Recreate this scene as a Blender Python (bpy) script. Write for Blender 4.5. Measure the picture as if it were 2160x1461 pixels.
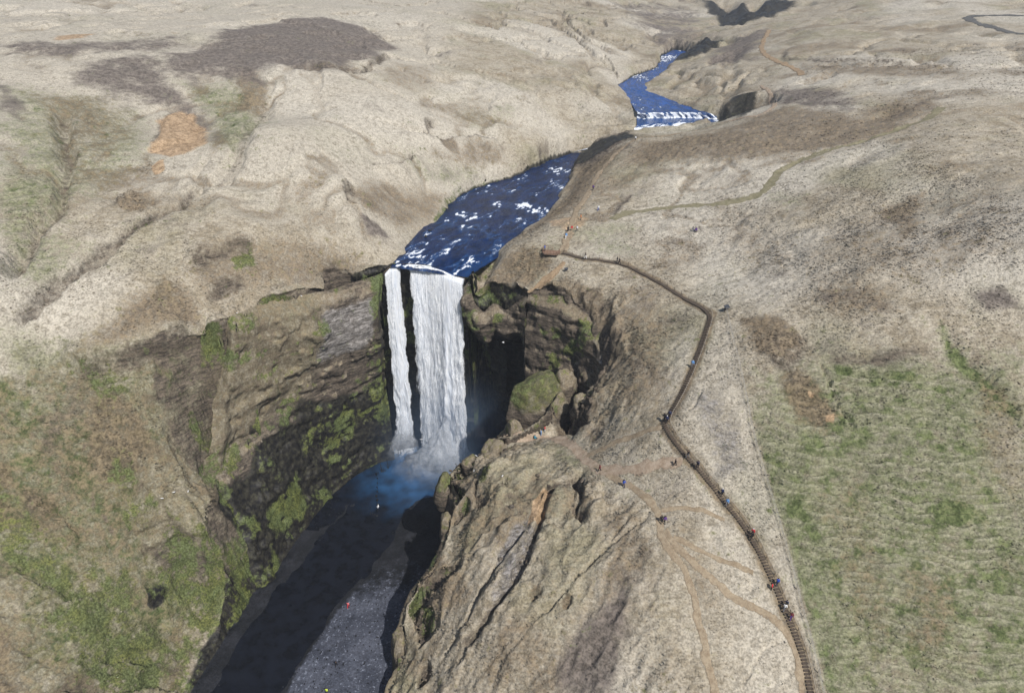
import bpy, bmesh, math, random
import numpy as np
from mathutils import Vector, Matrix
from mathutils.geometry import delaunay_2d_cdt

for o in list(bpy.data.objects): bpy.data.objects.remove(o, do_unlink=True)
random.seed(7); np.random.seed(7)
scene = bpy.context.scene
COL = scene.collection
R = math.radians

# ------------------------------------------------------------------ camera, sky, sun, exposure
cam = bpy.data.objects.new('camera', bpy.data.cameras.new('camera'))
COL.objects.link(cam)
cam.location = (0, 0, 128)
cam.rotation_euler = (R(90 - 29), 0, 0)
cam.data.sensor_width = 36; cam.data.lens = 24
cam.data.clip_start = 0.5; cam.data.clip_end = 6000
scene.camera = cam

SUN_EL, SUN_AZ = 50.0, 147.0        # degrees; azimuth clockwise from the viewing direction (+y)
world = bpy.data.worlds.new('World'); scene.world = world; world.use_nodes = True
wn = world.node_tree.nodes; wl = world.node_tree.links
sky = wn.new('ShaderNodeTexSky'); sky.sky_type = 'NISHITA'; sky.sun_disc = False
sky.sun_elevation = R(SUN_EL); sky.sun_rotation = R(SUN_AZ); sky.altitude = 100
wl.new(sky.outputs[0], wn['Background'].inputs[0]); wn['Background'].inputs[1].default_value = 0.085
sl = bpy.data.lights.new('sun', 'SUN'); sl.energy = 4.8; sl.angle = R(0.53); sl.color = (1, .965, .915)
sun = bpy.data.objects.new('sun', sl); COL.objects.link(sun)
sd = Vector((math.sin(R(SUN_AZ)) * math.cos(R(SUN_EL)), math.cos(R(SUN_AZ)) * math.cos(R(SUN_EL)), math.sin(R(SUN_EL))))
sun.rotation_euler = (-sd).to_track_quat('-Z', 'Y').to_euler(); sun.location = (200, -50, 300)
vs = scene.view_settings
vs.view_transform = 'Standard'; vs.look = 'None'; vs.exposure = 0.06; vs.gamma = 1.0; vs.use_curve_mapping = False
scene.cycles.max_bounces = 4; scene.cycles.volume_bounces = 0
scene.cycles.transparent_max_bounces = 12
scene.cycles.use_denoising = True

# ------------------------------------------------------------------ survey data, metres (x right, y up the valley, z above the pool)
TIN_LINES = [[(-30.39,166.56,60.0),(-27.56,178.58,60.3),(-24.5,193.16,60.7),(-19.94,215.44,61.1),(-15.37,229.43,61.4),(0.0,246.72,61.8),(12.85,265.85,62.2),(23.98,279.66,62.6)],[(-12.38,164.48,57.0),(-5.82,174.98,59.2),(0.68,185.78,60.3),(8.66,200.37,60.9),(15.78,222.81,61.4),(20.52,244.8,61.8),(24.36,267.34,62.2),(35.18,282.07,62.8)],[(50.31,280.21,69.6),(51.29,285.0,71.6),(52.63,287.66,72.2),(54.77,300.71,72.4),(54.72,299.22,74.6),(55.69,334.51,75.1),(53.48,367.57,75.6),(64.46,395.79,76.2),(84.48,427.86,77.2),(95.03,469.54,79.0),(109.58,503.79,79.6)],[(75.99,288.42,69.6),(82.15,290.75,71.6),(86.72,293.57,72.2),(86.77,297.59,72.4),(81.49,299.22,74.6),(73.26,325.43,75.1),(64.63,353.72,75.6),(68.53,371.41,76.2),(84.21,405.13,77.2),(100.59,451.5,79.0),(116.53,491.71,79.6)],[(23.98,279.66,62.6),(50.31,280.21,69.6)],[(35.18,282.07,62.8),(75.99,288.42,69.6)],[(-33.37,164.88,58.3),(-32.23,166.0,59.3),(-30.39,166.56,60.0),(-27.21,167.71,59.8),(-22.52,167.95,59.3),(-18.12,167.03,58.2),(-14.89,165.11,57.4),(-12.38,164.48,57.0)],[(-37.89,164.93,62.5),(-36.09,176.74,64.0),(-32.74,199.3,64.8),(-27.59,217.6,65.3),(-13.25,238.02,65.3),(0.0,251.24,65.3),(14.58,266.06,66.5),(21.88,268.04,70.0),(45.92,266.81,74.5)],[(-47.04,164.22,66.0),(-45.78,185.68,74.5),(-38.75,196.79,72.0),(-33.86,210.78,71.0),(-24.06,232.79,71.5),(-3.5,256.3,71.0),(13.58,249.56,74.0)],[(-11.0,163.37,59.6),(-2.5,169.37,63.0),(5.25,180.55,64.0),(8.74,186.46,65.0),(14.76,187.14,67.0),(18.76,195.29,67.5),(25.38,212.8,68.5),(30.69,227.26,70.5),(36.68,237.94,73.0),(44.5,251.88,74.0),(62.5,256.4,74.9),(76.91,265.53,75.8)],[(-33.37,164.88,58.3),(-37.82,161.86,57.6),(-44.87,155.38,57.6),(-53.3,148.99,58.5),(-57.97,145.29,59.0),(-60.45,139.63,59.3),(-67.68,133.18,59.0),(-76.17,128.13,57.5),(-84.26,123.57,56.5),(-92.9,120.81,55.5)],[(-36.41,159.98,43.7),(-43.54,154.1,46.8),(-51.04,147.13,48.9),(-58.07,142.83,54.0),(-62.19,136.64,56.0),(-68.15,132.99,56.5),(-76.25,127.48,56.0),(-84.11,122.73,55.5)],[(-36.04,161.22,36.5),(-39.38,159.11,37.7),(-47.36,153.38,34.5),(-57.34,144.7,34.2),(-61.93,137.72,30.7),(-67.72,127.73,28.7),(-67.92,122.09,27.0),(-64.62,114.06,25.7),(-64.26,107.85,22.0),(-61.85,112.1,13.5),(-61.26,108.22,9.5),(-67.33,102.36,5.0),(-69.62,94.91,3.8),(-69.18,84.64,3.0)],[(-33.37,163.68,-1.0),(-33.97,162.18,13),(-38.44,160.63,10.0),(-43.7,156.68,5.0),(-47.9,152.31,2.0),(-51.29,145.89,0.6),(-54.41,132.88,0.4),(-57.2,121.48,0.4),(-60.98,108.56,0.4),(-63.33,96.11,0.4),(-64.9,86.4,0.4),(-63.7,69.11,0.4)],[(-33.37,163.68,-1.0),(-32.23,164.8,-1.0),(-30.39,165.36,-1.0),(-27.21,166.51,-1.0),(-22.52,166.75,-1.0),(-18.12,165.83,-1.0),(-14.89,163.91,-1.0),(-12.38,163.28,-1.0)],[(-12.38,164.48,57.0),(-11.71,160.6,55.5),(-9.82,159.65,51.5),(-7.16,159.45,49.0),(-4.68,160.45,51.8),(-2.21,158.94,49.8),(0.73,157.92,53.0),(3.81,156.17,56.2)],[(3.81,156.17,56.2),(12.22,152.45,57.4),(18.25,147.12,54.6),(21.01,141.33,51.0),(21.18,135.43,48.0),(17.44,128.04,45.0),(15.54,126.39,44.2)],[(-12.38,163.28,-1.0),(-12.6,163.4,-1),(-10.5,158.6,-1),(-7,157.8,-1),(-4,157.2,2),(0,155.6,10),(5,153.3,16),(11.5,145.5,20),(16,139,22),(18.0,132,24),(16.5,127,26),(14.2,126.2,28)],[(15.54,126.39,44.2),(9.73,129.85,41.0),(4.32,127.85,38.2),(-0.22,126.1,35.5)],[(14.2,126.2,28),(9.43,131.45,30),(3.82,129.65,24),(-1.02,127.9,18)],[(-0.22,126.1,35.5),(-3.51,128.51,34.0),(-5.42,125.69,33.0),(-8.04,122.93,31.5),(-12.39,123.11,30.0),(-14.81,119.34,29.0),(-13.17,114.36,28.8),(-11.24,110.31,28.8),(-13.19,108.84,27.5),(-13.84,106.53,26.5),(-14.58,102.63,24.5),(-16.88,99.74,21.5),(-20.17,97.41,18.5),(-21.98,94.45,14.5),(-23.0,91.6,11.0),(-21.92,87.87,9.5),(-23.36,85.52,7.0),(-24.53,82.24,4.5),(-25.21,72.84,1.2)],[(-1.02,127.9,18),(-4.31,130.71,4),(-7.22,126.09,0.3),(-9.84,123.33,0.3),(-14.19,123.51,0.3),(-16.61,119.74,0.3),(-14.97,114.76,0.3),(-13.04,110.71,0.3),(-14.99,109.24,0.3),(-15.64,106.93,0.3),(-16.38,103.03,0.3),(-18.68,100.14,0.3),(-21.97,97.81,0.3),(-23.78,94.85,0.3),(-24.8,92.0,0.3),(-23.72,88.27,0.3),(-25.16,85.92,0.3),(-26.33,82.64,0.3)],[(-27.43,142.17,0.15),(-29.29,131.77,0.15),(-32.8,122.02,0.15),(-37.68,114.31,0.15),(-41.06,107.05,0.15),(-43.82,98.89,0.15),(-46.18,90.91,0.15),(-47.09,82.65,0.15),(-47.66,69.24,0.15)],[(-35.42,136.67,-1.2),(-40.85,123.31,-1.2),(-47.13,108.85,-1.2),(-52.34,94.09,-1.2),(-54.89,81.57,-1.2)],[(-24.72,132.91,0.7),(-26.79,121.31,0.9),(-31.74,109.75,0.9),(-35.36,98.31,0.9),(-37.07,86.06,0.9)]]
CLIFF_LINES = [[(-33.37,164.88,58.3),(-32.23,166.0,59.3),(-30.39,166.56,60.0),(-27.21,167.71,59.8),(-22.52,167.95,59.3),(-18.12,167.03,58.2),(-14.89,165.11,57.4),(-12.38,164.48,57.0)],[(-33.37,164.88,58.3),(-37.82,161.86,57.6),(-44.87,155.38,57.6),(-53.3,148.99,58.5),(-57.97,145.29,59.0),(-60.45,139.63,59.3),(-67.68,133.18,59.0),(-76.17,128.13,57.5),(-84.26,123.57,56.5),(-92.9,120.81,55.5)],[(-36.41,159.98,43.7),(-43.54,154.1,46.8),(-51.04,147.13,48.9),(-58.07,142.83,54.0),(-62.19,136.64,56.0),(-68.15,132.99,56.5),(-76.25,127.48,56.0),(-84.11,122.73,55.5)],[(-36.04,161.22,36.5),(-39.38,159.11,37.7),(-47.36,153.38,34.5),(-57.34,144.7,34.2),(-61.93,137.72,30.7),(-67.72,127.73,28.7),(-67.92,122.09,27.0),(-64.62,114.06,25.7),(-64.26,107.85,22.0),(-61.85,112.1,13.5),(-61.26,108.22,9.5),(-67.33,102.36,5.0),(-69.62,94.91,3.8),(-69.18,84.64,3.0)],[(-12.38,164.48,57.0),(-11.71,160.6,55.5),(-9.82,159.65,51.5),(-7.16,159.45,49.0),(-4.68,160.45,51.8),(-2.21,158.94,49.8),(0.73,157.92,53.0),(3.81,156.17,56.2)],[(3.81,156.17,56.2),(12.22,152.45,57.4),(18.25,147.12,54.6),(21.01,141.33,51.0),(21.18,135.43,48.0),(17.44,128.04,45.0),(15.54,126.39,44.2)],[(-12.38,163.28,-1.0),(-12.6,163.4,-1),(-10.5,158.6,-1),(-7,157.8,-1),(-4,157.2,2),(0,155.6,10),(5,153.3,16),(11.5,145.5,20),(16,139,22),(18.0,132,24),(16.5,127,26),(14.2,126.2,28)],[(14.2,126.2,28),(9.43,131.45,30),(3.82,129.65,24),(-1.02,127.9,18)],[(-0.22,126.1,35.5),(-3.51,128.51,34.0),(-5.42,125.69,33.0),(-8.04,122.93,31.5),(-12.39,123.11,30.0),(-14.81,119.34,29.0),(-13.17,114.36,28.8),(-11.24,110.31,28.8),(-13.19,108.84,27.5),(-13.84,106.53,26.5),(-14.58,102.63,24.5),(-16.88,99.74,21.5),(-20.17,97.41,18.5),(-21.98,94.45,14.5),(-23.0,91.6,11.0),(-21.92,87.87,9.5),(-23.36,85.52,7.0),(-24.53,82.24,4.5),(-25.21,72.84,1.2)],[(-1.02,127.9,18),(-4.31,130.71,4),(-7.22,126.09,0.3),(-9.84,123.33,0.3),(-14.19,123.51,0.3),(-16.61,119.74,0.3),(-14.97,114.76,0.3),(-13.04,110.71,0.3),(-14.99,109.24,0.3),(-15.64,106.93,0.3),(-16.38,103.03,0.3),(-18.68,100.14,0.3),(-21.97,97.81,0.3),(-23.78,94.85,0.3),(-24.8,92.0,0.3),(-23.72,88.27,0.3),(-25.16,85.92,0.3),(-26.33,82.64,0.3)]]
TIN_PTS = [(-44.78,152.44,53.0),(-52.07,146.77,41.3),(-63.89,135.03,44.4),(-58.9,141.04,46.0),(-77.06,118.71,48.7),(-93.56,112.39,47.2),(-71.26,123.38,39.3),(-74.37,111.93,35.4),(-84.15,107.94,38.7),(-75.95,102.83,24.3),(-89.26,96.18,31.0),(-71.34,105.16,15.0),(-74.06,98.06,11.6),(-78.84,83.75,13.0),(-82.46,94.42,20.0),(-91.19,83.03,27.0),(-88.05,73.8,19.0),(-100.62,105.16,41.0),(-121.18,99.12,46.0),(-103.21,67.71,28.0),(-132.74,117.91,55.0),(-102.94,115.9,54.0),(-68.95,130.02,47.5),(-66.5,130.47,34.2),(-68.86,111.86,29.0),(-86.99,40.6,14.0),(-70.88,65.53,7.0),(-60.77,178.5,74.0),(-73.74,163.34,75.0),(-81.47,138.16,67.0),(-98.36,130.32,65.0),(-95.7,149.13,74.0),(-110.93,140.84,77.0),(-104.69,126.34,68.0),(-55.08,154.58,66.0),(-69.43,147.9,67.5),(-63.14,157.41,71.0),(-76.96,131.25,60.0),(-91.12,123.9,60.5),(-102.94,118.68,59.0),(-132.33,126.84,72.0),(-120.15,127.82,100.0),(-71.11,204.09,90.0),(-87.28,192.23,82.0),(-98.32,220.88,84.0),(-94.91,187.74,80.5),(-106.72,200.87,84.0),(-98.26,166.93,77.5),(-110.28,161.97,79.0),(-121.43,183.88,84.0),(-121.36,160.62,84.0),(-126.68,214.83,88.0),(-142.31,220.24,94.0),(-142.99,200.8,97.0),(-110.62,239.67,91.0),(-94.43,250.87,97.0),(-56.87,192.23,82.0),(-43.83,233.63,84.5),(-47.69,210.75,79.0),(-28.19,230.71,79.0),(-14.11,263.17,79.0),(9.18,273.91,77.0),(34.8,272.48,75.5),(-65.93,269.02,98.0),(-92.4,340.47,104.0),(-59.18,330.78,97.0),(-34.98,299.42,91.0),(-18.0,352.13,95.0),(3.92,299.42,85.5),(26.15,335.84,86.5),(48.84,376.3,81.5),(46.06,426.66,93.0),(70.9,426.82,88.0),(96.69,510.71,92.0),(77.23,561.37,98.0),(-133.94,312.1,106.0),(-141.41,267.48,104.5),(-175.48,283.73,108.0),(-169.35,245.42,105.0),(-183.03,376.36,110.0),(-119.44,399.72,110.0),(-46.34,411.67,106.0),(6.52,522.73,103.0),(-225.27,334.55,112.0),(-7.89,110.89,35.0),(1.93,108.79,38.0),(11.05,101.69,38.0),(-2.76,99.43,34.0),(6.11,92.22,35.0),(-7.22,93.06,28.0),(-11.69,89.3,22.0),(-6.74,80.83,23.5),(-16.13,83.75,13.0),(1.61,77.35,28.0),(9.89,83.06,33.0),(18.59,89.24,38.0),(19.58,98.3,41.0),(28.44,100.33,45.0),(27.01,91.18,41.8),(25.01,76.86,34.5),(17.14,72.83,28.0),(5.58,72.11,21.5),(-6.76,76.51,15.0),(27.4,67.03,29.0),(36.15,75.63,36.0),(34.19,85.97,41.3),(21.01,110.11,43.0),(26.14,116.31,50.3),(25.69,128.46,54.5),(33.46,133.22,57.8),(23.68,138.22,57.6),(21.45,125.17,50.5),(15.78,112.75,38.5),(26.5,93.17,42.2),(7.55,126.06,35.0),(0.0,124.9,34.0),(17.27,119.62,42.0),(24.76,147.79,60.3),(35.11,144.08,62.0),(14.09,156.41,61.5),(9.39,155.78,60.5),(13.45,165.32,63.0),(0.0,161.11,59.5),(-3.66,161.27,56.8),(19.42,164.04,63.5),(27.37,160.18,63.5),(43.2,132.11,63.0),(35.85,120.19,57.0),(29.3,107.8,50.5),(34.1,99.33,47.5),(38.1,93.1,44.5),(41.63,88.06,42.0),(44.31,80.49,38.2),(45.24,76.04,35.5),(46.09,71.73,33.0),(46.56,66.69,29.5),(34.0,191.09,68.8),(28.24,177.28,66.5),(51.18,167.08,67.5),(56.12,188.41,71.0),(67.66,183.46,72.5),(62.64,133.63,69.0),(57.3,147.9,67.5),(71.83,159.99,72.5),(90.61,214.56,81.0),(109.64,196.3,85.0),(112.21,156.18,83.0),(97.23,128.4,76.5),(80.44,132.14,75.0),(53.03,127.03,65.5),(74.5,115.76,67.0),(94.82,112.92,68.5),(63.56,108.22,61.0),(50.18,109.83,60.0),(44.69,99.1,51.5),(52.24,97.15,53.0),(59.37,93.08,51.0),(49.78,86.74,46.0),(55.85,80.03,42.0),(47.88,77.81,39.0),(52.5,66.02,30.5),(81.92,90.66,53.0),(77.28,78.17,44.0),(72.47,64.32,33.0),(87.36,104.98,63.0),(72.98,98.76,57.0),(117.19,87.03,56.0),(104.59,62.29,36.0),(124.51,104.38,73.0),(132.34,127.82,100.0),(45.97,206.05,73.0),(67.22,207.21,77.0),(83.19,228.41,82.5),(98.61,266.64,86.0),(98.81,289.85,86.5),(81.21,290.91,78.5),(78.66,304.14,77.6),(96.1,304.12,82.0),(123.0,259.1,88.0),(134.8,224.99,89.0),(154.83,272.5,91.0),(120.48,299.42,91.0),(109.66,350.93,82.5),(82.08,337.52,78.0),(102.01,376.62,86.0),(87.17,382.55,78.4),(154.78,312.66,95.0),(134.07,368.13,93.5),(148.98,453.96,96.0),(160.98,411.4,99.0),(132.51,498.4,90.0),(135.82,581.64,87.0),(168.15,558.48,95.0),(182.48,732.82,95.0),(216.49,644.0,99.0),(209.62,501.82,104.0),(215.06,416.84,101.0),(255.7,397.22,100.0),(163.89,246.81,96.0),(263.86,460.0,106.0),(138.63,193.35,92.0),(127.89,478.05,86.0),(93.39,289.42,78.2),(87.86,285.96,76.6),(98.84,287.18,81.5),(-16.69,176.78,58.85),(-11.91,189.47,59.6),(-5.64,207.91,60.1),(0.2,226.12,60.5),(10.26,245.76,60.9),(18.61,266.6,61.3),(29.58,280.87,61.8),(64.47,329.97,74.3),(59.05,360.64,74.8),(66.5,383.6,75.4),(84.34,416.49,76.4),(97.81,460.52,78.2),(113.05,497.75,78.8),(-25.15,157.74,-2.5),(-32.68,161.76,-2.2),(-18.43,180.83,-2.0),(-10.43,173.22,-2.0),(-38.47,154.42,-1.5),(-60,20,0.3),(-30,20,0.3),(0,30,6),(40,30,16),(100,25,20),(-110,20,16),(200,20,30),(-250,20,40),(600,20,60),(-600,20,80),(1300,-20,60),(-1300,-20,90),(0,620,121),(-250,620,126),(300,640,122),(-500,600,135),(500,600,128),(0,900,150),(-500,900,160),(500,900,156),(0,1750,230),(-1300,1750,260),(1300,1750,250),(-700,300,135),(700,300,128),(900,900,170),(-900,900,180),(-1300,500,160),(1300,500,160),(-200,420,113),(-300,350,113),(330,420,110)]
RL = [(-30.39,166.56,60.0),(-27.56,178.58,60.3),(-24.5,193.16,60.7),(-19.94,215.44,61.1),(-15.37,229.43,61.4),(0.0,246.72,61.8),(12.85,265.85,62.2),(23.98,279.66,62.6)]
RR = [(-12.38,164.48,57.0),(-5.82,174.98,59.2),(0.68,185.78,60.3),(8.66,200.37,60.9),(15.78,222.81,61.4),(20.52,244.8,61.8),(24.36,267.34,62.2),(35.18,282.07,62.8)]
UL = [(50.31,280.21,69.6),(51.29,285.0,71.6),(52.63,287.66,72.2),(54.77,300.71,72.4),(54.72,299.22,74.6),(55.69,334.51,75.1),(53.48,367.57,75.6),(64.46,395.79,76.2),(84.48,427.86,77.2),(95.03,469.54,79.0),(109.58,503.79,79.6)]
UR = [(75.99,288.42,69.6),(82.15,290.75,71.6),(86.72,293.57,72.2),(86.77,297.59,72.4),(81.49,299.22,74.6),(73.26,325.43,75.1),(64.63,353.72,75.6),(68.53,371.41,76.2),(84.21,405.13,77.2),(100.59,451.5,79.0),(116.53,491.71,79.6)]
LIP = [(-30.39,166.56,60.0),(-27.21,167.71,59.8),(-22.52,167.95,59.3),(-18.12,167.03,58.2),(-14.89,165.11,57.4),(-12.38,164.48,57.0)]
LIPL = [(-33.37,164.88,58.3),(-32.23,166.0,59.3),(-30.39,166.56,60.0)]
GROOVES = [([(-9.7,95.69),(-12.64,96.04),(-16.59,95.98),(-19.69,93.76),(-17.8,90.19),(-17.94,87.11)],1.0,4.0),([(15.32,108.76),(12.82,106.92),(8.32,105.75),(6.66,101.75),(5.63,98.56),(3.1,93.53),(0.43,88.47),(-3.42,84.54),(-6.87,82.74),(-9.48,81.21),(-12.19,80.95)],0.9,2.4),([(3.65,99.08),(-1.79,93.53),(-6.17,88.85),(-8.3,85.45),(-11.41,83.74),(-13.64,82.29)],0.6,1.2),([(14.18,108.6),(12.55,106.0),(13.42,101.98),(12.1,98.89),(14.27,95.25)],0.7,2.2),([(-6.89,113.96),(-7.87,109.07),(-5.51,103.41)],0.6,2.2),([(-1.76,109.8),(-1.15,106.7),(1.9,105.43)],0.5,1.2),([(26.68,94.21),(17.0,89.78),(9.98,84.2),(1.65,80.0),(-6.71,76.79)],0.35,0.7),([(24.4,95.81),(18.88,91.89),(13.47,87.3),(5.78,81.55),(-1.65,77.63),(-5.82,75.23)],0.3,0.5),([(-11.06,158.62),(-10.88,120.88),(-13.8,116.46)],0.9,3.5),([(-10.66,108.44),(-10.3,106.43),(-12.23,105.23)],0.8,3),([(-16.92,84.35),(-17.19,79.82)],0.8,3),([(-15.01,88.56),(-17.41,87.86),(-18.29,86.61)],0.8,2),([(-68.1,124.31),(-67.11,119.02),(-64.44,114.42)],0.5,2.2),([(-94.69,103.89),(-92.87,101.85),(-88.61,102.04),(-86.88,100.92),(-85.68,99.58),(-84.5,98.94)],0.35,1.2),([(-93.84,93.51),(-92.14,91.85),(-89.78,91.96),(-88.86,90.18)],0.3,0.8),([(-86.53,91.9),(-84.61,90.31)],0.7,1.6),([(-78.13,84.79),(-76.23,87.23),(-73.44,88.38),(-70.54,91.15)],0.6,2.2),([(-83.6,75.81),(-74.5,81.74),(-70.54,86.37),(-64.97,86.91)],0.7,2.2),([(-69.26,133.72),(-66.19,138.81),(-63.82,142.61)],0.7,2.0),([(-102.64,121.57),(-99.54,126.72),(-98.47,134.68),(-95.45,141.03),(-92.73,148.08),(-88.47,157.28),(-84.07,166.26),(-80.76,180.38)],1.8,2.6),([(-104.77,128.79),(-107.93,145.5),(-108.42,158.36),(-110.6,164.94),(-114.19,170.83),(-116.88,180.44),(-126.47,196.98),(-135.53,215.79)],2.0,3.2),([(-81.44,173.57),(-82.48,180.0),(-85.6,183.54),(-84.77,191.94)],0.9,1.0),([(-82.94,242.69),(-79.71,222.34),(-76.45,191.6),(-79.06,175.38)],2.5,2.0),([(-13.06,464.13),(-4.18,443.71),(-10.33,408.89)],1.5,2.5),([(13.79,490.05),(21.85,499.22),(34.32,452.51),(41.1,430.88)],1.6,3),([(34.29,551.66),(37.64,500.04),(43.31,456.07),(57.06,423.95)],1.6,2.5),([(25.41,398.02),(41.3,402.98)],0.8,1.5),([(50.39,413.8),(54.5,381.71),(55.46,369.77)],1.2,1.6),([(8.07,307.93),(13.78,297.23),(17.75,296.7)],0.8,0.8),([(59.39,114.12),(59.66,106.26),(60.96,101.92),(62.43,99.79)],0.35,0.6),([(82.01,115.9),(82.79,112.36),(84.96,107.11),(89.62,98.5)],1.2,0.7),([(20.27,143.49),(24.48,134.58),(29.11,124.5)],0.3,0.5),([(14.1,155.38),(16.7,150.08),(21.39,144.54),(26.47,133.88),(34.68,118.55)],0.25,0.4),([(72.89,192.95),(86.72,203.31),(100.59,205.12),(115.73,209.26),(132.68,221.08)],0.7,0.4),([(33.46,108.81),(35.96,110.8),(37.34,113.51)],0.25,0.4),([(226.95,590.3),(190.32,564.45),(164.06,544.56),(147.88,546.58)],8,6),([(193.05,692.23),(177.32,610.69),(153.5,542.49)],7,6),([(212.32,658.84),(184.1,589.68)],5,6),([(120.09,484.16),(107.45,467.15),(98.81,453.46)],6,6),([(35.31,66.59),(40.04,71.72),(44.1,73.3)],0.3,0.4)]
STEPS = [([(-91.96,120.77),(-84.28,123.61),(-76.23,128.18),(-68.62,134.93)],1.6,7),([(-75.44,146.31),(-70.49,151.64),(-63.33,156.48),(-60.91,156.2)],2.2,8),([(-70.6,139.42),(-67.04,145.37),(-61.85,149.28)],0.8,5),([(-1.37,247.09),(-5.22,255.03),(-13.77,253.65),(-23.13,242.77),(-28.33,238.47),(-30.03,245.3),(-25.65,255.36)],2.2,9),([(-40.18,184.32),(-44.77,182.46),(-46.58,186.16),(-44.26,190.93)],2.0,7),([(-29.58,226.34),(-36.86,212.75),(-43.24,207.1)],1.8,8),([(-87.86,261.17),(-75.4,264.87),(-56.54,272.23),(-51.18,319.39)],1.2,10),([(58.56,114.28),(69.22,112.51),(80.98,112.05)],0.5,4),([(48.82,117.58),(52.3,114.04),(57.35,117.69),(57.27,122.08)],0.9,5),([(-104.46,195.84),(-102.86,201.36),(-107.75,218.42),(-107.97,226.84),(-101.35,226.78)],-1.2,10),([(-96.82,161.41),(-98.32,169.93),(-92.12,171.8)],-1.8,8),([(139.39,376.15),(128.59,347.31),(139.1,321.93),(156.37,303.07),(171.77,279.48)],1.0,9),([(36.72,200.49),(27.64,183.01)],0.3,4)]
BUMPS = [((-2.85,104.79),3.2,2.2,20,1.5),((9.07,102.33),3.0,3.4,0,1.8),((14.7,102.12),2.4,3.0,0,1.8),((15.18,97.66),2.6,2.2,0,1.5),((-0.46,98.38),2.4,1.4,30,1.3),((7.11,95.12),2.5,1.5,0,1.0),((4.21,84.77),1.3,1.1,0,-1.3),((9.64,82.18),1.0,0.9,0,-1.2),((12.2,147.17),2.5,2,0,0.8),((-4.04,114.43),3,2,0,1.6),((4.05,116.03),4,2.4,0,1.4),((-7.6,102.13),3,2,40,1.0),((19.58,124.32),3,2.4,0,1.0),((15.4,120.37),2.2,1.6,0,1.3),((-94.5,167.71),4.5,3,0,-1.6),((-77.11,131.51),6,3,20,1.0),((-64.81,135.54),3,4,0,1.6),((-62.04,138.69),2.2,3,0,1.4),((-61.71,134.26),3,3,0,1.4),((-69.12,110.31),5,3,0,1.6),((-74.36,105.67),4,3,0,1.2),((91.16,281.15),13,13,0,-6.5),((-15.92,421.75),8,5,0,-2),((-21.43,241.21),4,3,0,-1.2),((-35.64,202.38),4,3,0,-1.2),((-33.99,211.93),4,2,0,0.9),((23.7,147.12),5,3,0,0.7)]
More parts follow.
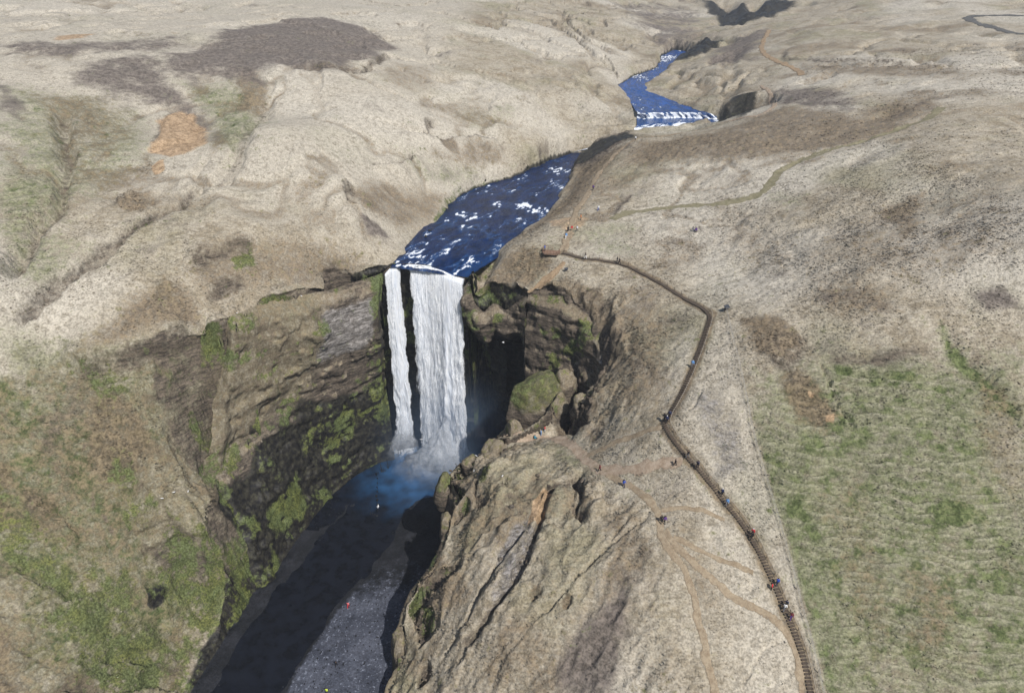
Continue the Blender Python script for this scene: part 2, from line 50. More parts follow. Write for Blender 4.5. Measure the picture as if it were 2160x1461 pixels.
MASKS = [('heath',1.1,[(-118.16,266.78),(-121.87,316.36),(-113.03,345.88),(-92.51,368.6),(-72.79,360.89),(-55.35,336.81),(-55.93,299.82),(-66.04,268.48),(-78.51,263.8),(-88.11,263.24),(-83.93,244.1),(-94.25,249.22),(-108.09,252.2),(-115.5,255.04)]),('heath',0.9,[(-139.3,228.62),(-143.91,247.93),(-139.0,261.46),(-125.1,265.41),(-117.77,253.37),(-111.0,239.94),(-100.04,227.31),(-87.69,201.15),(-101.33,222.39),(-111.7,231.17),(-125.13,228.64)]),('heath',0.75,[(-181.85,263.94),(-162.4,265.42),(-137.41,288.89),(-128.05,301.91),(-122.15,275.09),(-144.92,256.8),(-172.11,247.72)]),('heath',0.85,[(119.19,433.55),(141.3,464.74),(158.43,460.62),(126.9,380.78),(113.72,359.18),(106.95,376.19)]),('heath',0.8,[(106.99,291.06),(125.27,273.15),(117.68,246.71),(111.31,235.04),(98.78,266.15)]),('heath',0.6,[(82.25,632.02),(158.22,709.2),(133.13,500.73),(98.15,450.16),(91.62,479.19),(86.11,548.75)]),('heath',0.9,[(14.19,80.14),(18.63,81.14),(20.48,76.32),(16.08,69.33),(7.86,71.15),(9.2,75.58)]),('heath',0.7,[(-156.42,220.72),(-147.16,214.26),(-135.0,194.85),(-144.11,199.79)]),('heath',0.8,[(-40.76,179.92),(-36.55,180.25),(-33.71,177.49),(-38.17,174.46)]),('brown',0.8,[(-86.61,256.65),(-82.78,239.59),(-83.78,228.45),(-90.18,229.6),(-93.75,247.49)]),('brown',0.55,[(-111.19,238.28),(-96.7,226.23),(-80.84,197.82),(-84.5,191.92),(-93.12,219.88),(-104.22,230.96)]),('brown',0.8,[(44.23,249.74),(70.06,246.54),(99.77,264.11),(111.6,232.07),(131.7,243.2),(136.68,227.44),(113.45,204.47),(86.72,203.31),(61.19,211.07),(34.34,225.36)]),('brown',0.9,[(23.11,253.24),(42.89,251.85),(27.62,216.92),(17.98,193.65),(9.55,189.09),(2.65,181.4),(-10.73,179.36),(-13.1,183.93),(2.01,183.53),(17.15,220.71)]),('brown',0.8,[(-11.07,163.61),(2.54,172.7),(8.79,171.06),(13.3,162.57),(4.79,157.56),(-2.46,159.25),(-9.85,159.83)]),('brown',0.9,[(47.97,128.9),(54.68,125.93),(57.45,118.03),(52.3,114.04),(48.91,117.94)]),('brown',0.95,[(54.71,113.17),(57.28,109.37),(59.11,102.76),(56.35,100.18),(52.08,103.03),(50.49,110.43)]),('brown',0.5,[(59.12,208.2),(62.32,182.42),(68.46,150.35),(89.36,163.08),(103.97,160.43),(120.46,160.51),(101.73,128.25),(86.89,124.93),(71.77,132.81),(57.18,147.58),(51.04,166.64)]),('brown',0.8,[(89.13,160.02),(101.19,163.25),(92.39,147.16),(83.55,138.72)]),('brown',0.6,[(64.46,133.21),(79.05,127.98),(76.22,120.24),(64.26,124.07)]),('brown',0.7,[(136.26,252.82),(143.04,247.31),(135.89,225.9),(127.86,217.18),(129.82,232.9)]),('heath',0.8,[(89.09,121.63),(94.94,121.39),(96.96,116.35),(90.62,117.01)]),('brown',0.7,[(129.25,346.09),(138.27,319.81),(155.43,301.07),(171.77,279.48),(163.94,262.31),(140.29,279.85),(123.96,313.13)]),('brown',0.6,[(8.28,154.17),(20.27,143.49),(20.89,135.84),(16.65,125.04),(24.22,115.0),(32.27,114.95),(38.0,126.45),(34.14,138.01),(28.66,143.66)]),('brown',0.75,[(-81.32,136.9),(-78.66,141.01),(-74.9,141.53),(-70.6,139.42),(-68.69,135.18),(-76.27,128.5),(-84.35,123.95),(-91.98,120.88),(-86.56,125.81),(-84.77,129.08)]),('brown',0.8,[(-96.82,161.41),(-98.32,169.93),(-92.33,172.29),(-87.93,168.69),(-88.9,161.11)]),('brown',0.6,[(-75.25,146.38),(-71.92,153.0),(-60.69,160.02),(-52.86,164.44),(-39.87,168.41),(-34.55,165.61),(-39.15,162.11),(-54.5,149.09),(-65.46,141.66),(-70.6,139.42)]),('brown',0.7,[(-46.26,187.95),(-40.59,200.06),(-27.13,213.94),(-20.1,218.8),(-22.0,204.7),(-27.71,189.96),(-36.82,182.24),(-44.18,182.56)]),('brown',0.6,[(-28.25,228.14),(-13.75,253.14),(-3.48,254.79),(-1.71,246.94),(-19.43,233.78)]),('brown',0.5,[(-80.44,115.48),(-69.91,127.27),(-62.76,133.02),(-68.08,126.07),(-65.14,113.71),(-69.09,107.8),(-77.22,97.73),(-82.4,95.71),(-81.4,103.46),(-74.59,111.3)]),('brown',0.6,[(-96.74,112.57),(-87.73,118.06),(-80.44,115.48),(-86.03,108.83),(-94.3,108.73)]),('brown',0.8,[(-97.15,104.0),(-90.84,104.81),(-85.99,100.07),(-92.56,97.16)]),('brown',0.6,[(-19.09,153.91),(-1.96,109.88),(2.76,100.33),(-7.32,95.28),(-18.86,93.18),(-21.73,91.54),(-12.34,98.91)]),('brown',0.7,[(-24.49,112.7),(-11.17,96.03),(-7.12,90.13),(-13.46,86.91),(-18.26,86.24)]),('brown',0.55,[(9.45,105.78),(17.72,105.27),(15.85,95.57),(9.0,97.64)]),('brown',0.6,[(19.07,93.65),(26.08,90.05),(24.48,84.2),(16.98,80.28),(13.05,80.98)]),('brown',0.7,[(-2.45,159.39),(13.91,151.1),(17.35,146.3),(12.1,148.3),(-2.67,157.24),(-11.05,158.63),(-2.65,157.41),(0.0,157.22)]),('brown',0.5,[(34.1,89.45),(40.69,82.33),(43.62,74.5),(31.05,76.33),(29.29,84.74)]),('brown',0.42,[(51.09,91.81),(60.12,92.96),(61.29,85.99),(61.55,73.82),(56.32,65.37),(53.11,74.61),(52.69,85.47)]),('brown',0.5,[(84.02,108.98),(90.5,100.69),(83.91,83.94),(81.47,93.54)]),('brown',0.5,[(-135.91,208.31),(-127.4,227.31),(-110.74,210.51),(-109.84,180.23),(-116.03,185.96)]),('brown',0.5,[(-49.87,273.56),(-35.19,266.83),(-28.06,285.51),(-35.65,306.18),(-48.61,301.48)]),('brown',0.5,[(-22.73,454.36),(-5.66,451.39),(-10.23,404.58),(-20.93,415.84)]),('brown',0.5,[(6.25,500.95),(34.95,461.54),(57.06,423.95),(40.45,423.42),(20.31,461.14)]),('green',0.62,[(-155.29,218.76),(-141.32,221.31),(-130.72,225.3),(-110.11,219.11),(-101.12,190.9),(-103.53,168.94),(-105.52,155.0),(-108.84,147.35),(-114.13,145.92)]),('brown',0.6,[(-145.94,217.0),(-128.95,224.44),(-118.12,209.17),(-111.64,179.11),(-111.76,169.94),(-123.89,187.51)]),('brown',0.6,[(-113.04,184.63),(-112.62,195.68),(-108.4,187.58),(-110.41,181.46)]),('green',0.7,[(-113.8,245.82),(-99.46,245.26),(-85.18,242.26),(-73.38,209.92),(-77.78,191.62),(-85.5,197.04),(-98.61,227.52)]),('brown',0.75,[(-98.11,259.23),(-86.61,256.65),(-81.43,236.75),(-83.78,228.45),(-91.11,238.25)]),('heath',0.8,[(-129.88,271.03),(-114.82,271.44),(-104.55,246.28),(-106.98,239.37),(-118.37,249.86)]),('green',0.8,[(46.71,111.82),(58.56,114.28),(79.81,111.2),(93.91,109.03),(75.71,62.82),(46.86,65.11),(46.75,73.65),(45.83,86.84),(44.9,99.18)]),('green',1.35,[(81.6,115.97),(83.49,110.86),(90.2,99.95),(88.91,96.71),(80.69,108.99)]),('green',1.2,[(69.14,87.9),(73.63,88.79),(77.73,87.05),(78.13,84.4),(71.36,84.26)]),('green',0.9,[(58.24,113.22),(69.07,112.04),(79.93,106.92),(75.65,104.12),(60.43,108.93)]),('green',0.9,[(45.57,95.27),(50.63,89.8),(54.74,81.45),(54.52,74.46),(51.7,74.76),(46.9,86.58)]),('green',0.7,[(-123.56,163.25),(-119.56,168.0),(-108.32,159.65),(-108.45,146.57),(-106.17,131.7)]),('green',0.5,[(-155.29,218.76),(-140.6,217.24),(-115.57,176.59),(-125.81,175.56),(-134.3,182.57)]),('green',0.55,[(-109.89,143.51),(-104.61,148.92),(-95.37,145.9),(-98.75,137.56),(-102.27,130.07)]),('green',0.72,[(-102.36,119.85),(-76.25,127.82),(-63.27,135.3),(-62.97,132.38),(-73.26,113.28),(-80.28,106.83),(-90.26,99.5),(-99.58,104.08)]),('green',0.8,[(-99.58,104.08),(-88.91,100.06),(-82.01,93.9),(-73.57,96.46),(-62.91,86.29),(-87.77,73.57)]),('green',0.4,[(18.5,175.24),(32.34,179.28),(31.17,162.04),(20.63,164.01)]),('green',0.4,[(-111.29,252.18),(-93.75,247.49),(-81.79,226.77),(-91.59,219.75),(-105.13,233.73)]),('green',0.4,[(69.75,186.53),(80.12,177.11),(75.38,170.24),(67.68,179.43)]),('green',0.5,[(10.3,119.32),(14.75,112.92),(13.45,108.93),(8.08,116.01)]),('green',0.45,[(-80.5,140.62),(-75.78,141.17),(-73.8,136.9),(-78.23,135.94)]),('green',0.4,[(-42.15,221.02),(-28.25,228.14),(-13.31,241.12),(-5.14,248.9),(-18.95,224.91),(-30.04,214.7)]),('green',0.4,[(-21.29,266.55),(0.0,283.23),(3.66,272.24),(-13.95,258.57)]),('brown',0.55,[(-101.8,115.54),(-77.92,120.99),(-62.54,133.65),(-67.8,124.5),(-64.81,107.92),(-75.35,95.0),(-83.81,88.62),(-97.15,97.18)]),('brown',0.45,[(-97.15,97.18),(-75.86,98.0),(-64.63,86.05),(-87.77,73.57)]),('moss',0.9,[(-68.04,133.14),(-64.81,136.08),(-64.98,134.25),(-68.76,130.57)]),('moss',1,[(-61.03,143.43),(-53.6,148.98),(-52.53,149.41),(-53.98,145.05),(-59.0,138.79),(-60.61,138.02)]),('moss',0.8,[(-67.26,151.26),(-62.94,155.7),(-60.8,152.52),(-64.7,148.63)]),('moss',1,[(-39.24,161.17),(-34.48,164.01),(-34.44,163.72),(-38.3,157.43),(-40.51,156.12)]),('moss',1,[(-71.24,99.15),(-62.57,107.6),(-58.9,119.62),(-54.74,119.76),(-60.4,111.19),(-64.11,97.85),(-69.58,98.18)]),('moss',1,[(-57.61,134.43),(-53.6,143.11),(-51.58,137.89),(-56.3,127.35),(-58.25,129.98)]),('moss',0.8,[(-65.96,122.49),(-62.02,128.53),(-61.2,124.96),(-64.55,120.32)]),('moss',0.7,[(-85.05,95.38),(-79.64,92.59),(-73.46,95.84),(-64.9,97.26),(-63.76,86.15),(-74.15,80.88),(-82.98,82.51)]),('moss',0.7,[(-11.78,164.0),(-6.12,161.88),(-3.69,160.23),(-8.63,159.78)]),('moss',0.7,[(-71.29,123.43),(-66.88,130.67),(-64.97,130.26),(-69.37,122.54)]),('moss',0.8,[(-80.17,105.75),(-74.53,110.24),(-73.71,108.57),(-78.59,104.34)]),('moss',0.8,[(-53.48,145.16),(-47.37,148.58),(-47.76,147.97),(-52.89,145.39)]),('moss',0.8,[(-59.68,134.57),(-57.34,137.77),(-57.48,135.84),(-60.0,133.33)]),('moss',0.6,[(-7.24,116.81),(-3.99,112.56),(-4.92,110.16),(-6.9,109.77)]),('moss',0.6,[(-73.66,106.56),(-70.69,109.09),(-67.26,106.13),(-72.16,101.96)]),('moss',0.7,[(-53.6,148.47),(-45.45,151.24),(-40.21,160.74),(-45.84,150.78),(-52.3,146.27)]),('orange',1,[(-109.64,218.6),(-108.17,227.4),(-101.44,227.06),(-91.56,211.43),(-87.5,199.08),(-92.29,195.65),(-95.61,191.58),(-103.05,194.95),(-103.32,205.67)]),('orange',0.8,[(-98.58,187.12),(-96.5,190.54),(-93.37,184.06),(-95.7,182.1)]),('orange',1,[(7.39,105.93),(8.06,104.15),(4.73,98.79),(2.74,98.73),(3.93,103.25)]),('orange',0.7,[(-167.21,266.51),(-167.86,281.91),(-160.54,290.18),(-157.72,275.98)]),('orange',0.55,[(8.27,190.95),(13.43,186.61),(20.67,185.74),(20.7,178.66),(15.42,176.68),(10.56,182.47)]),('orange',0.9,[(57.16,103.3),(59.0,103.27),(58.41,101.71),(56.95,101.86)]),('orange',0.8,[(54.95,107.78),(56.48,107.11),(55.77,106.03)]),('orange',0.7,[(4.54,157.5),(10.24,160.82),(13.3,162.57),(11.97,159.45),(7.08,155.54)]),('grey',0.9,[(-53.01,149.03),(-47.4,153.86),(-34.83,163.93),(-34.28,164.26),(-39.92,161.08),(-45.45,151.24),(-52.16,149.61)]),('grey',0.8,[(0.0,98.23),(2.3,99.95),(4.13,99.98),(-0.45,93.88),(-3.56,91.74),(-2.7,94.77)]),('grey',0.6,[(-1.79,93.53),(2.73,98.34),(6.38,99.41),(2.62,91.05),(-1.72,86.08),(-6.91,84.06),(-4.39,88.81)]),('grey',0.5,[(15.16,148.58),(20.27,142.4),(19.77,138.45),(17.02,142.17),(16.41,145.95)]),('grey',0.5,[(34.93,112.36),(38.95,112.79),(42.36,103.88),(42.56,96.08),(37.67,95.8),(34.79,103.73)]),('wet',1,[(-34.0,163.37),(-34.21,163.84),(-36.76,159.38),(-47.64,149.73),(-56.26,141.84),(-61.2,133.87),(-68.14,124.54),(-63.79,113.49),(-60.38,118.9),(-55.85,118.17),(-48.09,139.77),(-38.71,148.14)]),('wet',0.8,[(-64.62,96.35),(-60.95,110.2),(-56.07,123.35),(-53.08,129.17),(-54.76,117.71),(-59.92,105.74),(-61.36,95.02),(-62.07,86.45),(-65.47,85.9)]),('wet',0.85,[(-75.3,99.0),(-72.82,101.96),(-72.05,100.35),(-73.67,97.07),(-74.86,96.8)]),('rock',0.9,[(12.28,254.99),(18.51,272.05),(48.0,279.07),(46.83,255.34),(30.83,248.58),(22.55,250.41)]),('wet',0.75,[(15.99,258.67),(20.43,272.83),(47.31,274.65),(46.44,258.12),(31.24,252.26),(22.77,253.29)]),('wet',0.7,[(82.39,294.2),(92.25,303.67),(101.75,297.72),(97.23,271.77),(86.86,259.69),(80.62,273.02)]),('wet',0.85,[(174.94,705.72),(227.83,602.66),(182.76,521.07),(155.41,514.26),(155.81,577.66)]),('wet',0.8,[(91.49,461.18),(117.94,488.04),(133.98,458.67),(106.56,425.27),(96.34,427.48)])]
PATHS = [('footpath','tan dirt footpath along the crest above the river bank',0.85,'dirt',[(64.43,264.76),(45.52,255.65),(37.52,243.18),(30.26,229.58),(25.72,215.77),(22.43,203.07),(18.51,191.9),(16.48,180.89),(14.91,174.76),(13.24,167.84)]),('footpath','narrow pale footpath curving round the dark hollow',0.7,'pale',[(64.43,264.76),(79.86,270.18),(87.13,255.29),(93.57,257.41),(100.28,271.69),(104.42,290.99),(104.81,305.29)]),('dirt_track','bright orange dirt track winding up the far hill',1.1,'orange',[(156.51,457.27),(134.12,401.23),(125.88,369.9),(124.42,343.05),(124.44,318.92),(121.18,305.32)]),('dirt_track','pale viewpoint track ending on the rock above the pool',0.85,'pale',[(-1.94,125.75),(3.24,125.57),(8.67,126.46),(12.29,118.75),(14.36,113.95),(15.81,109.97),(17.43,106.79),(22.87,103.77),(27.01,102.45),(31.89,101.2)]),('footpath','trodden earth footpath running down the ridge crest',0.52,'dirt',[(16.24,108.66),(20.12,102.78),(23.9,98.44),(25.94,94.87),(26.7,91.58),(25.96,89.26),(28.52,84.87),(30.0,81.76),(30.68,76.37),(31.03,71.49),(31.74,66.2)]),('footpath','thin tan footpath climbing to the bend of the stairway',0.5,'dirt',[(14.6,113.33),(18.45,112.15),(22.85,110.9),(26.23,109.7),(29.2,108.55)]),('footpath','thin earth footpath slanting down to join the lower stairway',0.5,'dirt',[(26.89,90.03),(29.41,85.47),(33.44,81.37),(38.21,77.81),(43.72,74.97),(45.52,70.35),(44.99,65.81)]),('footpath','long pale green track curving across the right plateau',1.1,'olive',[(135.09,224.37),(127.08,215.66),(115.73,209.26),(100.59,205.12),(86.5,202.66),(76.78,197.16),(71.26,187.35),(64.9,182.71),(46.75,187.67),(34.76,187.06),(27.57,182.44)]),('footpath','short faint footpath between ridge path and stairway',0.35,'dirt',[(27.01,93.68),(31.46,93.09),(37.55,90.56)]),('footpath','faint footpath below the short link to the stairway',0.35,'dirt',[(28.26,88.38),(34.07,84.89),(40.66,82.19)]),('footpath','steep eroded footpath beside the gully under the platform',0.6,'orange',[(13.57,163.06),(10.82,160.33),(6.28,159.39),(4.29,156.57)]),('road','grey gravel road bending on the far right hillside',2.2,'grey',[(238.01,347.49),(241.89,383.74),(249.17,417.51),(258.95,422.15),(274.74,406.05)])]
STAIRS = [(13.2,167.17),(18.72,162.82),(27.34,159.95),(34.18,151.53),(38.99,142.07),(43.41,132.76),(41.07,127.64),(37.36,119.72),(33.9,114.04),(30.78,109.97),(29.34,108.97),(31.42,103.71),(34.13,99.41),(37.36,93.98),(39.92,90.34),(41.34,87.45),(42.63,83.46),(43.96,79.67),(44.96,75.57),(45.79,72.6),(46.25,69.73),(46.25,65.73),(46.04,62.23)]
FENCE = [(45.98,131.69),(45.33,125.29),(44.34,112.75),(44.23,104.15),(44.69,98.09),(45.86,88.86),(46.63,82.41),(47.24,75.9),(47.8,69.61),(47.9,65.03)]
SPOTS = {'sign': (46.13,132.33),'sign2': (13.62,159.61),'platform': (10.62,167.28)}
PEOPLE_XY = [(24.57,188.86),(19.17,183.64),(15.22,177.5),(16.24,177.51),(17.59,176.69),(14.51,174.35),(9.19,168.41),(18.77,163.47),(26.54,160.11),(27.46,159.93),(47.38,171.29),(48.13,170.82),(25.07,208.04),(44.5,251.45),(99.25,269.6),(6.61,126.42),(7.48,127.0),(5.19,125.8),(17.4,106.53),(21.26,100.66),(27.23,91.29),(26.61,91.52),(30.5,100.85),(31.57,100.72),(29.34,108.97),(29.99,109.29),(30.62,109.44),(34.33,99.11),(37.18,93.94),(37.76,92.1),(41.33,87.38),(41.37,86.82),(43.91,80.13),(43.04,79.59),(45.1,77.3),(45.05,76.7),(44.87,75.52),(36.24,118.61),(-37.36,107.53),(-36.6,92.27),(-37.1,86.08)]
BIRDS = [(-8.4,118.53),(-12.7,119.49),(-1.96,109.88),(-8.0,122.17),(-71.57,111.44),(-69.35,112.84),(-73.38,109.78),(-58.48,143.86),(-51.18,151.04),(-66.88,130.67),(-63.71,142.09),(-11.1,163.21)]
NOSE = [(-11.71,160.6,55.5),(-9.82,159.65,51.5),(-7.16,159.45,49.0),(-4.68,160.45,51.8),(-2.21,158.94,49.8),(0.73,157.92,53.0),(3.81,156.17,56.2)]
FLOOR_L = [(-35.11,160.89,14.0),(-38.44,160.63,10.0),(-43.7,156.68,5.0),(-47.9,152.31,2.0),(-51.29,145.89,0.6),(-54.41,132.88,0.4),(-57.2,121.48,0.4),(-60.98,108.56,0.4),(-63.33,96.11,0.4),(-64.9,86.4,0.4),(-63.7,69.11,0.4)]
RIM_R = [(-3.51,128.51,34.0),(-5.42,125.69,33.0),(-8.04,122.93,31.5),(-12.39,123.11,30.0),(-14.81,119.34,29.0),(-13.17,114.36,28.8),(-11.24,110.31,28.8),(-13.19,108.84,27.5),(-13.84,106.53,26.5),(-14.58,102.63,24.5),(-16.88,99.74,21.5),(-20.17,97.41,18.5),(-21.98,94.45,14.5),(-23.0,91.6,11.0),(-21.92,87.87,9.5),(-23.36,85.52,7.0),(-24.53,82.24,4.5),(-25.21,72.84,1.2)]
BASE_R = [(-4.31,130.71,4),(-7.22,126.09,0.3),(-9.84,123.33,0.3),(-14.19,123.51,0.3),(-16.61,119.74,0.3),(-14.97,114.76,0.3),(-13.04,110.71,0.3),(-14.99,109.24,0.3),(-15.64,106.93,0.3),(-16.38,103.03,0.3),(-18.68,100.14,0.3),(-21.97,97.81,0.3),(-23.78,94.85,0.3),(-24.8,92.0,0.3),(-23.72,88.27,0.3),(-25.16,85.92,0.3),(-26.33,82.64,0.3)]
ALC = [(3.81,156.17,56.2),(12.22,152.45,57.4),(18.25,147.12,54.6),(21.01,141.33,51.0),(21.18,135.43,48.0),(17.44,128.04,45.0),(15.54,126.39,44.2)]
RIDGE = [(14.47,130.06,44.2),(9.73,129.85,41.0),(4.32,127.85,38.2),(-0.22,126.1,35.5)]
RIM_L = [(-37.82,161.86,57.6),(-44.87,155.38,57.6),(-53.3,148.99,58.5),(-57.97,145.29,59.0),(-60.45,139.63,59.3),(-67.68,133.18,59.0),(-76.17,128.13,57.5),(-84.26,123.57,56.5),(-92.9,120.81,55.5)]
LOWEDGE = [(-36.04,161.22,36.5),(-39.38,159.11,37.7),(-47.36,153.38,34.5),(-57.34,144.7,34.2),(-61.93,137.72,30.7),(-67.72,127.73,28.7),(-67.92,122.09,27.0),(-64.62,114.06,25.7),(-64.26,107.85,22.0),(-61.85,112.1,13.5),(-61.26,108.22,9.5),(-67.33,102.36,5.0),(-69.62,94.91,3.8),(-69.18,84.64,3.0)]
BAR = [(-27.43,142.17,0.15),(-29.29,131.77,0.15),(-32.8,122.02,0.15),(-37.68,114.31,0.15),(-41.06,107.05,0.15),(-43.82,98.89,0.15),(-46.18,90.91,0.15),(-47.09,82.65,0.15),(-47.66,69.24,0.15)]
WALL_L = [[(-33.17,165.12,58.2),(-37.88,162.09,57.5),(-44.93,155.6,57.5),(-53.38,149.21,58.4),(-58.05,145.5,58.9),(-60.53,139.84,59.2),(-64.26,136.64,59.0)],[(-34.05,161.35,50.0),(-38.36,158.27,46.0),(-43.54,154.1,46.8),(-51.04,147.13,48.9),(-58.08,142.33,53.0),(-62.18,136.74,53.5),(-65.63,135.0,52.0)],[(-34.49,162.98,35.5),(-39.38,159.11,37.7),(-47.36,153.38,34.5),(-57.34,144.7,34.2),(-61.93,137.72,30.7),(-67.72,127.73,28.7),(-67.62,121.03,26.5)],[(-34.99,161.83,14.0),(-39.26,160.84,9.0),(-47.58,152.72,2.0),(-51.35,145.95,0.2),(-54.62,133.19,-0.4),(-57.2,121.01,-0.4),(-59.71,110.88,-0.4)]]
NOSE_WALL = [[(-12.38,164.48,57.0),(-11.71,160.6,55.5),(-9.82,159.65,51.5),(-7.16,159.45,49.0),(-4.68,160.45,51.8),(-2.21,158.94,49.8),(0.73,157.92,53.0),(3.81,156.17,56.2)],[(-12.38,163.28,-1.0),(-12.6,163.4,-1),(-10.5,158.6,-1),(-7,157.8,-1),(-4,157.2,2),(0,155.6,10),(5,153.3,16)]]
WALLB_ = [(5,153.3,16),(11.5,145.5,20),(16,139,22),(18.0,132,24),(16.5,127,26),(14.2,126.2,28)]

# ------------------------------------------------------------------ terrain maths
def _hash(ix, iy, iz, seed):
    u = lambda a: np.asarray(a).astype(np.int32).view(np.uint32)
    h = u(ix) * np.uint32(374761393) + u(iy) * np.uint32(668265263) + u(iz) * np.uint32(2147483647) + np.uint32((seed * 974711) & 0xFFFFFFFF)
    h ^= h >> np.uint32(13); h *= np.uint32(1274126177)
    h ^= h >> np.uint32(16); h *= np.uint32(2246822519)
    h ^= h >> np.uint32(15)
    return (h & np.uint32(0xFFFFFF)) * np.float32(1 / 0xFFFFFF)

def vnoise(x, y, seed=0):
    ix = np.floor(x); iy = np.floor(y); fx = x - ix; fy = y - iy
    ux = fx * fx * fx * (fx * (fx * 6 - 15) + 10); uy = fy * fy * fy * (fy * (fy * 6 - 15) + 10)
    z = np.zeros_like(ix)
    a = _hash(ix, iy, z, seed); b = _hash(ix + 1, iy, z, seed); c = _hash(ix, iy + 1, z, seed); d = _hash(ix + 1, iy + 1, z, seed)
    return (a + (b - a) * ux) * (1 - uy) + (c + (d - c) * ux) * uy

def fbm(x, y, seed=0, octs=4, gain=0.5):
    """-1..1"""
    s = np.zeros_like(x); a = 1.0; t = 0.0
    for k in range(octs):
        cs, sn = math.cos(0.6 + k * 1.1), math.sin(0.6 + k * 1.1)
        s += a * (vnoise((x * cs - y * sn) * 2 ** k + 17.3 * k, (x * sn + y * cs) * 2 ** k - 9.1 * k, seed + k * 31) * 2 - 1)
        t += a; a *= gain
    return s / t

def sstep(e0, e1, x):
    t = np.clip((x - e0) / (e1 - e0), 0, 1)
    return t * t * (3 - 2 * t)

def axis(lo, hi, a, b, fine, grow, mx):
    """grid lines: spacing FINE between a and b, growing outside"""
    mid = list(np.arange(a, b, fine)); up = [mid[-1]]; st = fine
    while up[-1] < hi:
        st = min(st * grow, mx); up.append(up[-1] + st)
    dn = [mid[0]]; st = fine
    while dn[-1] > lo:
        st = min(st * grow, mx); dn.append(dn[-1] - st)
    return np.array(dn[:0:-1] + mid + up[1:])

def tin_height(XS, YS, lines, pts):
    """breaklines + spot heights -> triangulated surface sampled on the grid"""
    co, ed = [], []
    for ln in lines:
        n0 = len(co)
        for p in ln: co.append(p)
        ed += [(n0 + i, n0 + i + 1) for i in range(len(ln) - 1)]
    co += list(pts)
    v2 = [Vector((p[0], p[1])) for p in co]
    ov, oe, of, ovi, _, _ = delaunay_2d_cdt(v2, ed, [], 0, 1e-4, True)
    src = np.array(co)
    zz = []
    for i, v in enumerate(ov):
        if ovi[i]: zz.append(max(src[k, 2] for k in ovi[i]))
        else:
            d = (src[:, 0] - v.x) ** 2 + (src[:, 1] - v.y) ** 2
            k = np.argsort(d)[:3]; w = 1 / (d[k] + 1e-6); zz.append(float((src[k, 2] * w).sum() / w.sum()))
    H = np.full((len(YS), len(XS)), 10.0)
    for f in of:
        P = [(ov[i].x, ov[i].y, zz[i]) for i in f]
        x = [p[0] for p in P]; y = [p[1] for p in P]
        i0, i1 = np.searchsorted(XS, min(x)), np.searchsorted(XS, max(x), 'right')
        j0, j1 = np.searchsorted(YS, min(y)), np.searchsorted(YS, max(y), 'right')
        if i1 <= i0 or j1 <= j0: continue
        gx, gy = np.meshgrid(XS[i0:i1], YS[j0:j1])
        (x0, y0, z0), (x1, y1, z1), (x2, y2, z2) = P
        den = (y1 - y2) * (x0 - x2) + (x2 - x1) * (y0 - y2)
        if abs(den) < 1e-9: continue
        a = ((y1 - y2) * (gx - x2) + (x2 - x1) * (gy - y2)) / den
        b = ((y2 - y0) * (gx - x2) + (x0 - x2) * (gy - y2)) / den
        c = 1 - a - b
        m = (a > -1e-6) & (b > -1e-6) & (c > -1e-6)
        H[j0:j1, i0:i1][m] = (a * z0 + b * z1 + c * z2)[m]
    return H

def box_blur(A, r, n=3):
    for _ in range(n):
        for ax in (0, 1):
            B = np.moveaxis(A, ax, 0)
            P = np.concatenate([np.repeat(B[:1], r + 1, 0), B, np.repeat(B[-1:], r, 0)], 0)
            c = np.cumsum(P, 0)
            A = np.moveaxis((c[2 * r + 1:] - c[:-2 * r - 1]) / (2 * r + 1), 0, ax)
    return A

def dist_poly(X, Y, pl, closed=False, signed=False, along=False):
    """distance to a polyline; signed: + on its left; along: also the arc-length there"""
    best = np.full(X.shape, 1e9); sg = np.ones(X.shape); al = np.zeros(X.shape); L = 0.0
    n = len(pl)
    for i in range(n if closed else n - 1):
        ax, ay = pl[i][:2]; bx, by = pl[(i + 1) % n][:2]
        dx, dy = bx - ax, by - ay; l2 = dx * dx + dy * dy + 1e-9
        t = np.clip(((X - ax) * dx + (Y - ay) * dy) / l2, 0, 1)
        d = np.hypot(X - ax - t * dx, Y - ay - t * dy)
        m = d < best
        best = np.where(m, d, best)
        if signed: sg = np.where(m, np.sign(dx * (Y - ay) - dy * (X - ax)), sg)
        if along: al = np.where(m, L + t * math.sqrt(l2), al)
        L += math.sqrt(l2)
    if signed: best = best * sg
    return (best, al, L) if along else best

def inside(X, Y, pl):
    m = np.zeros(X.shape, bool); n = len(pl)
    for i in range(n):
        x0, y0 = pl[i][:2]; x1, y1 = pl[(i + 1) % n][:2]
        if y0 == y1: continue
        m ^= ((Y >= min(y0, y1)) & (Y < max(y0, y1)) & (X < x0 + (Y - y0) * (x1 - x0) / (y1 - y0)))
    return m

def window(XS, YS, pl, pad):
    xs = [p[0] for p in pl]; ys = [p[1] for p in pl]
    return (slice(np.searchsorted(YS, min(ys) - pad), np.searchsorted(YS, max(ys) + pad)),
            slice(np.searchsorted(XS, min(xs) - pad), np.searchsorted(XS, max(xs) + pad)))

def base_height(XS, YS):
    H = tin_height(XS, YS, TIN_LINES, TIN_PTS)
    X, Y = np.meshgrid(XS, YS)
    d = np.full(X.shape, 1e9)
    for ln in CLIFF_LINES:
        s = window(XS, YS, ln, 14)
        d[s] = np.minimum(d[s], dist_poly(X[s], Y[s], ln))
    fine = np.median(np.diff(XS))
    r1 = max(1, int(round(3.2 / 0.35 * 0.35 / min(np.diff(XS).min(), 1e9)))); r1 = min(r1, 12)
    S = box_blur(H, r1)
    k = sstep(1.0, 7.0, d)
    Hs = H * (1 - k) + S * k
    return X, Y, Hs, d, H

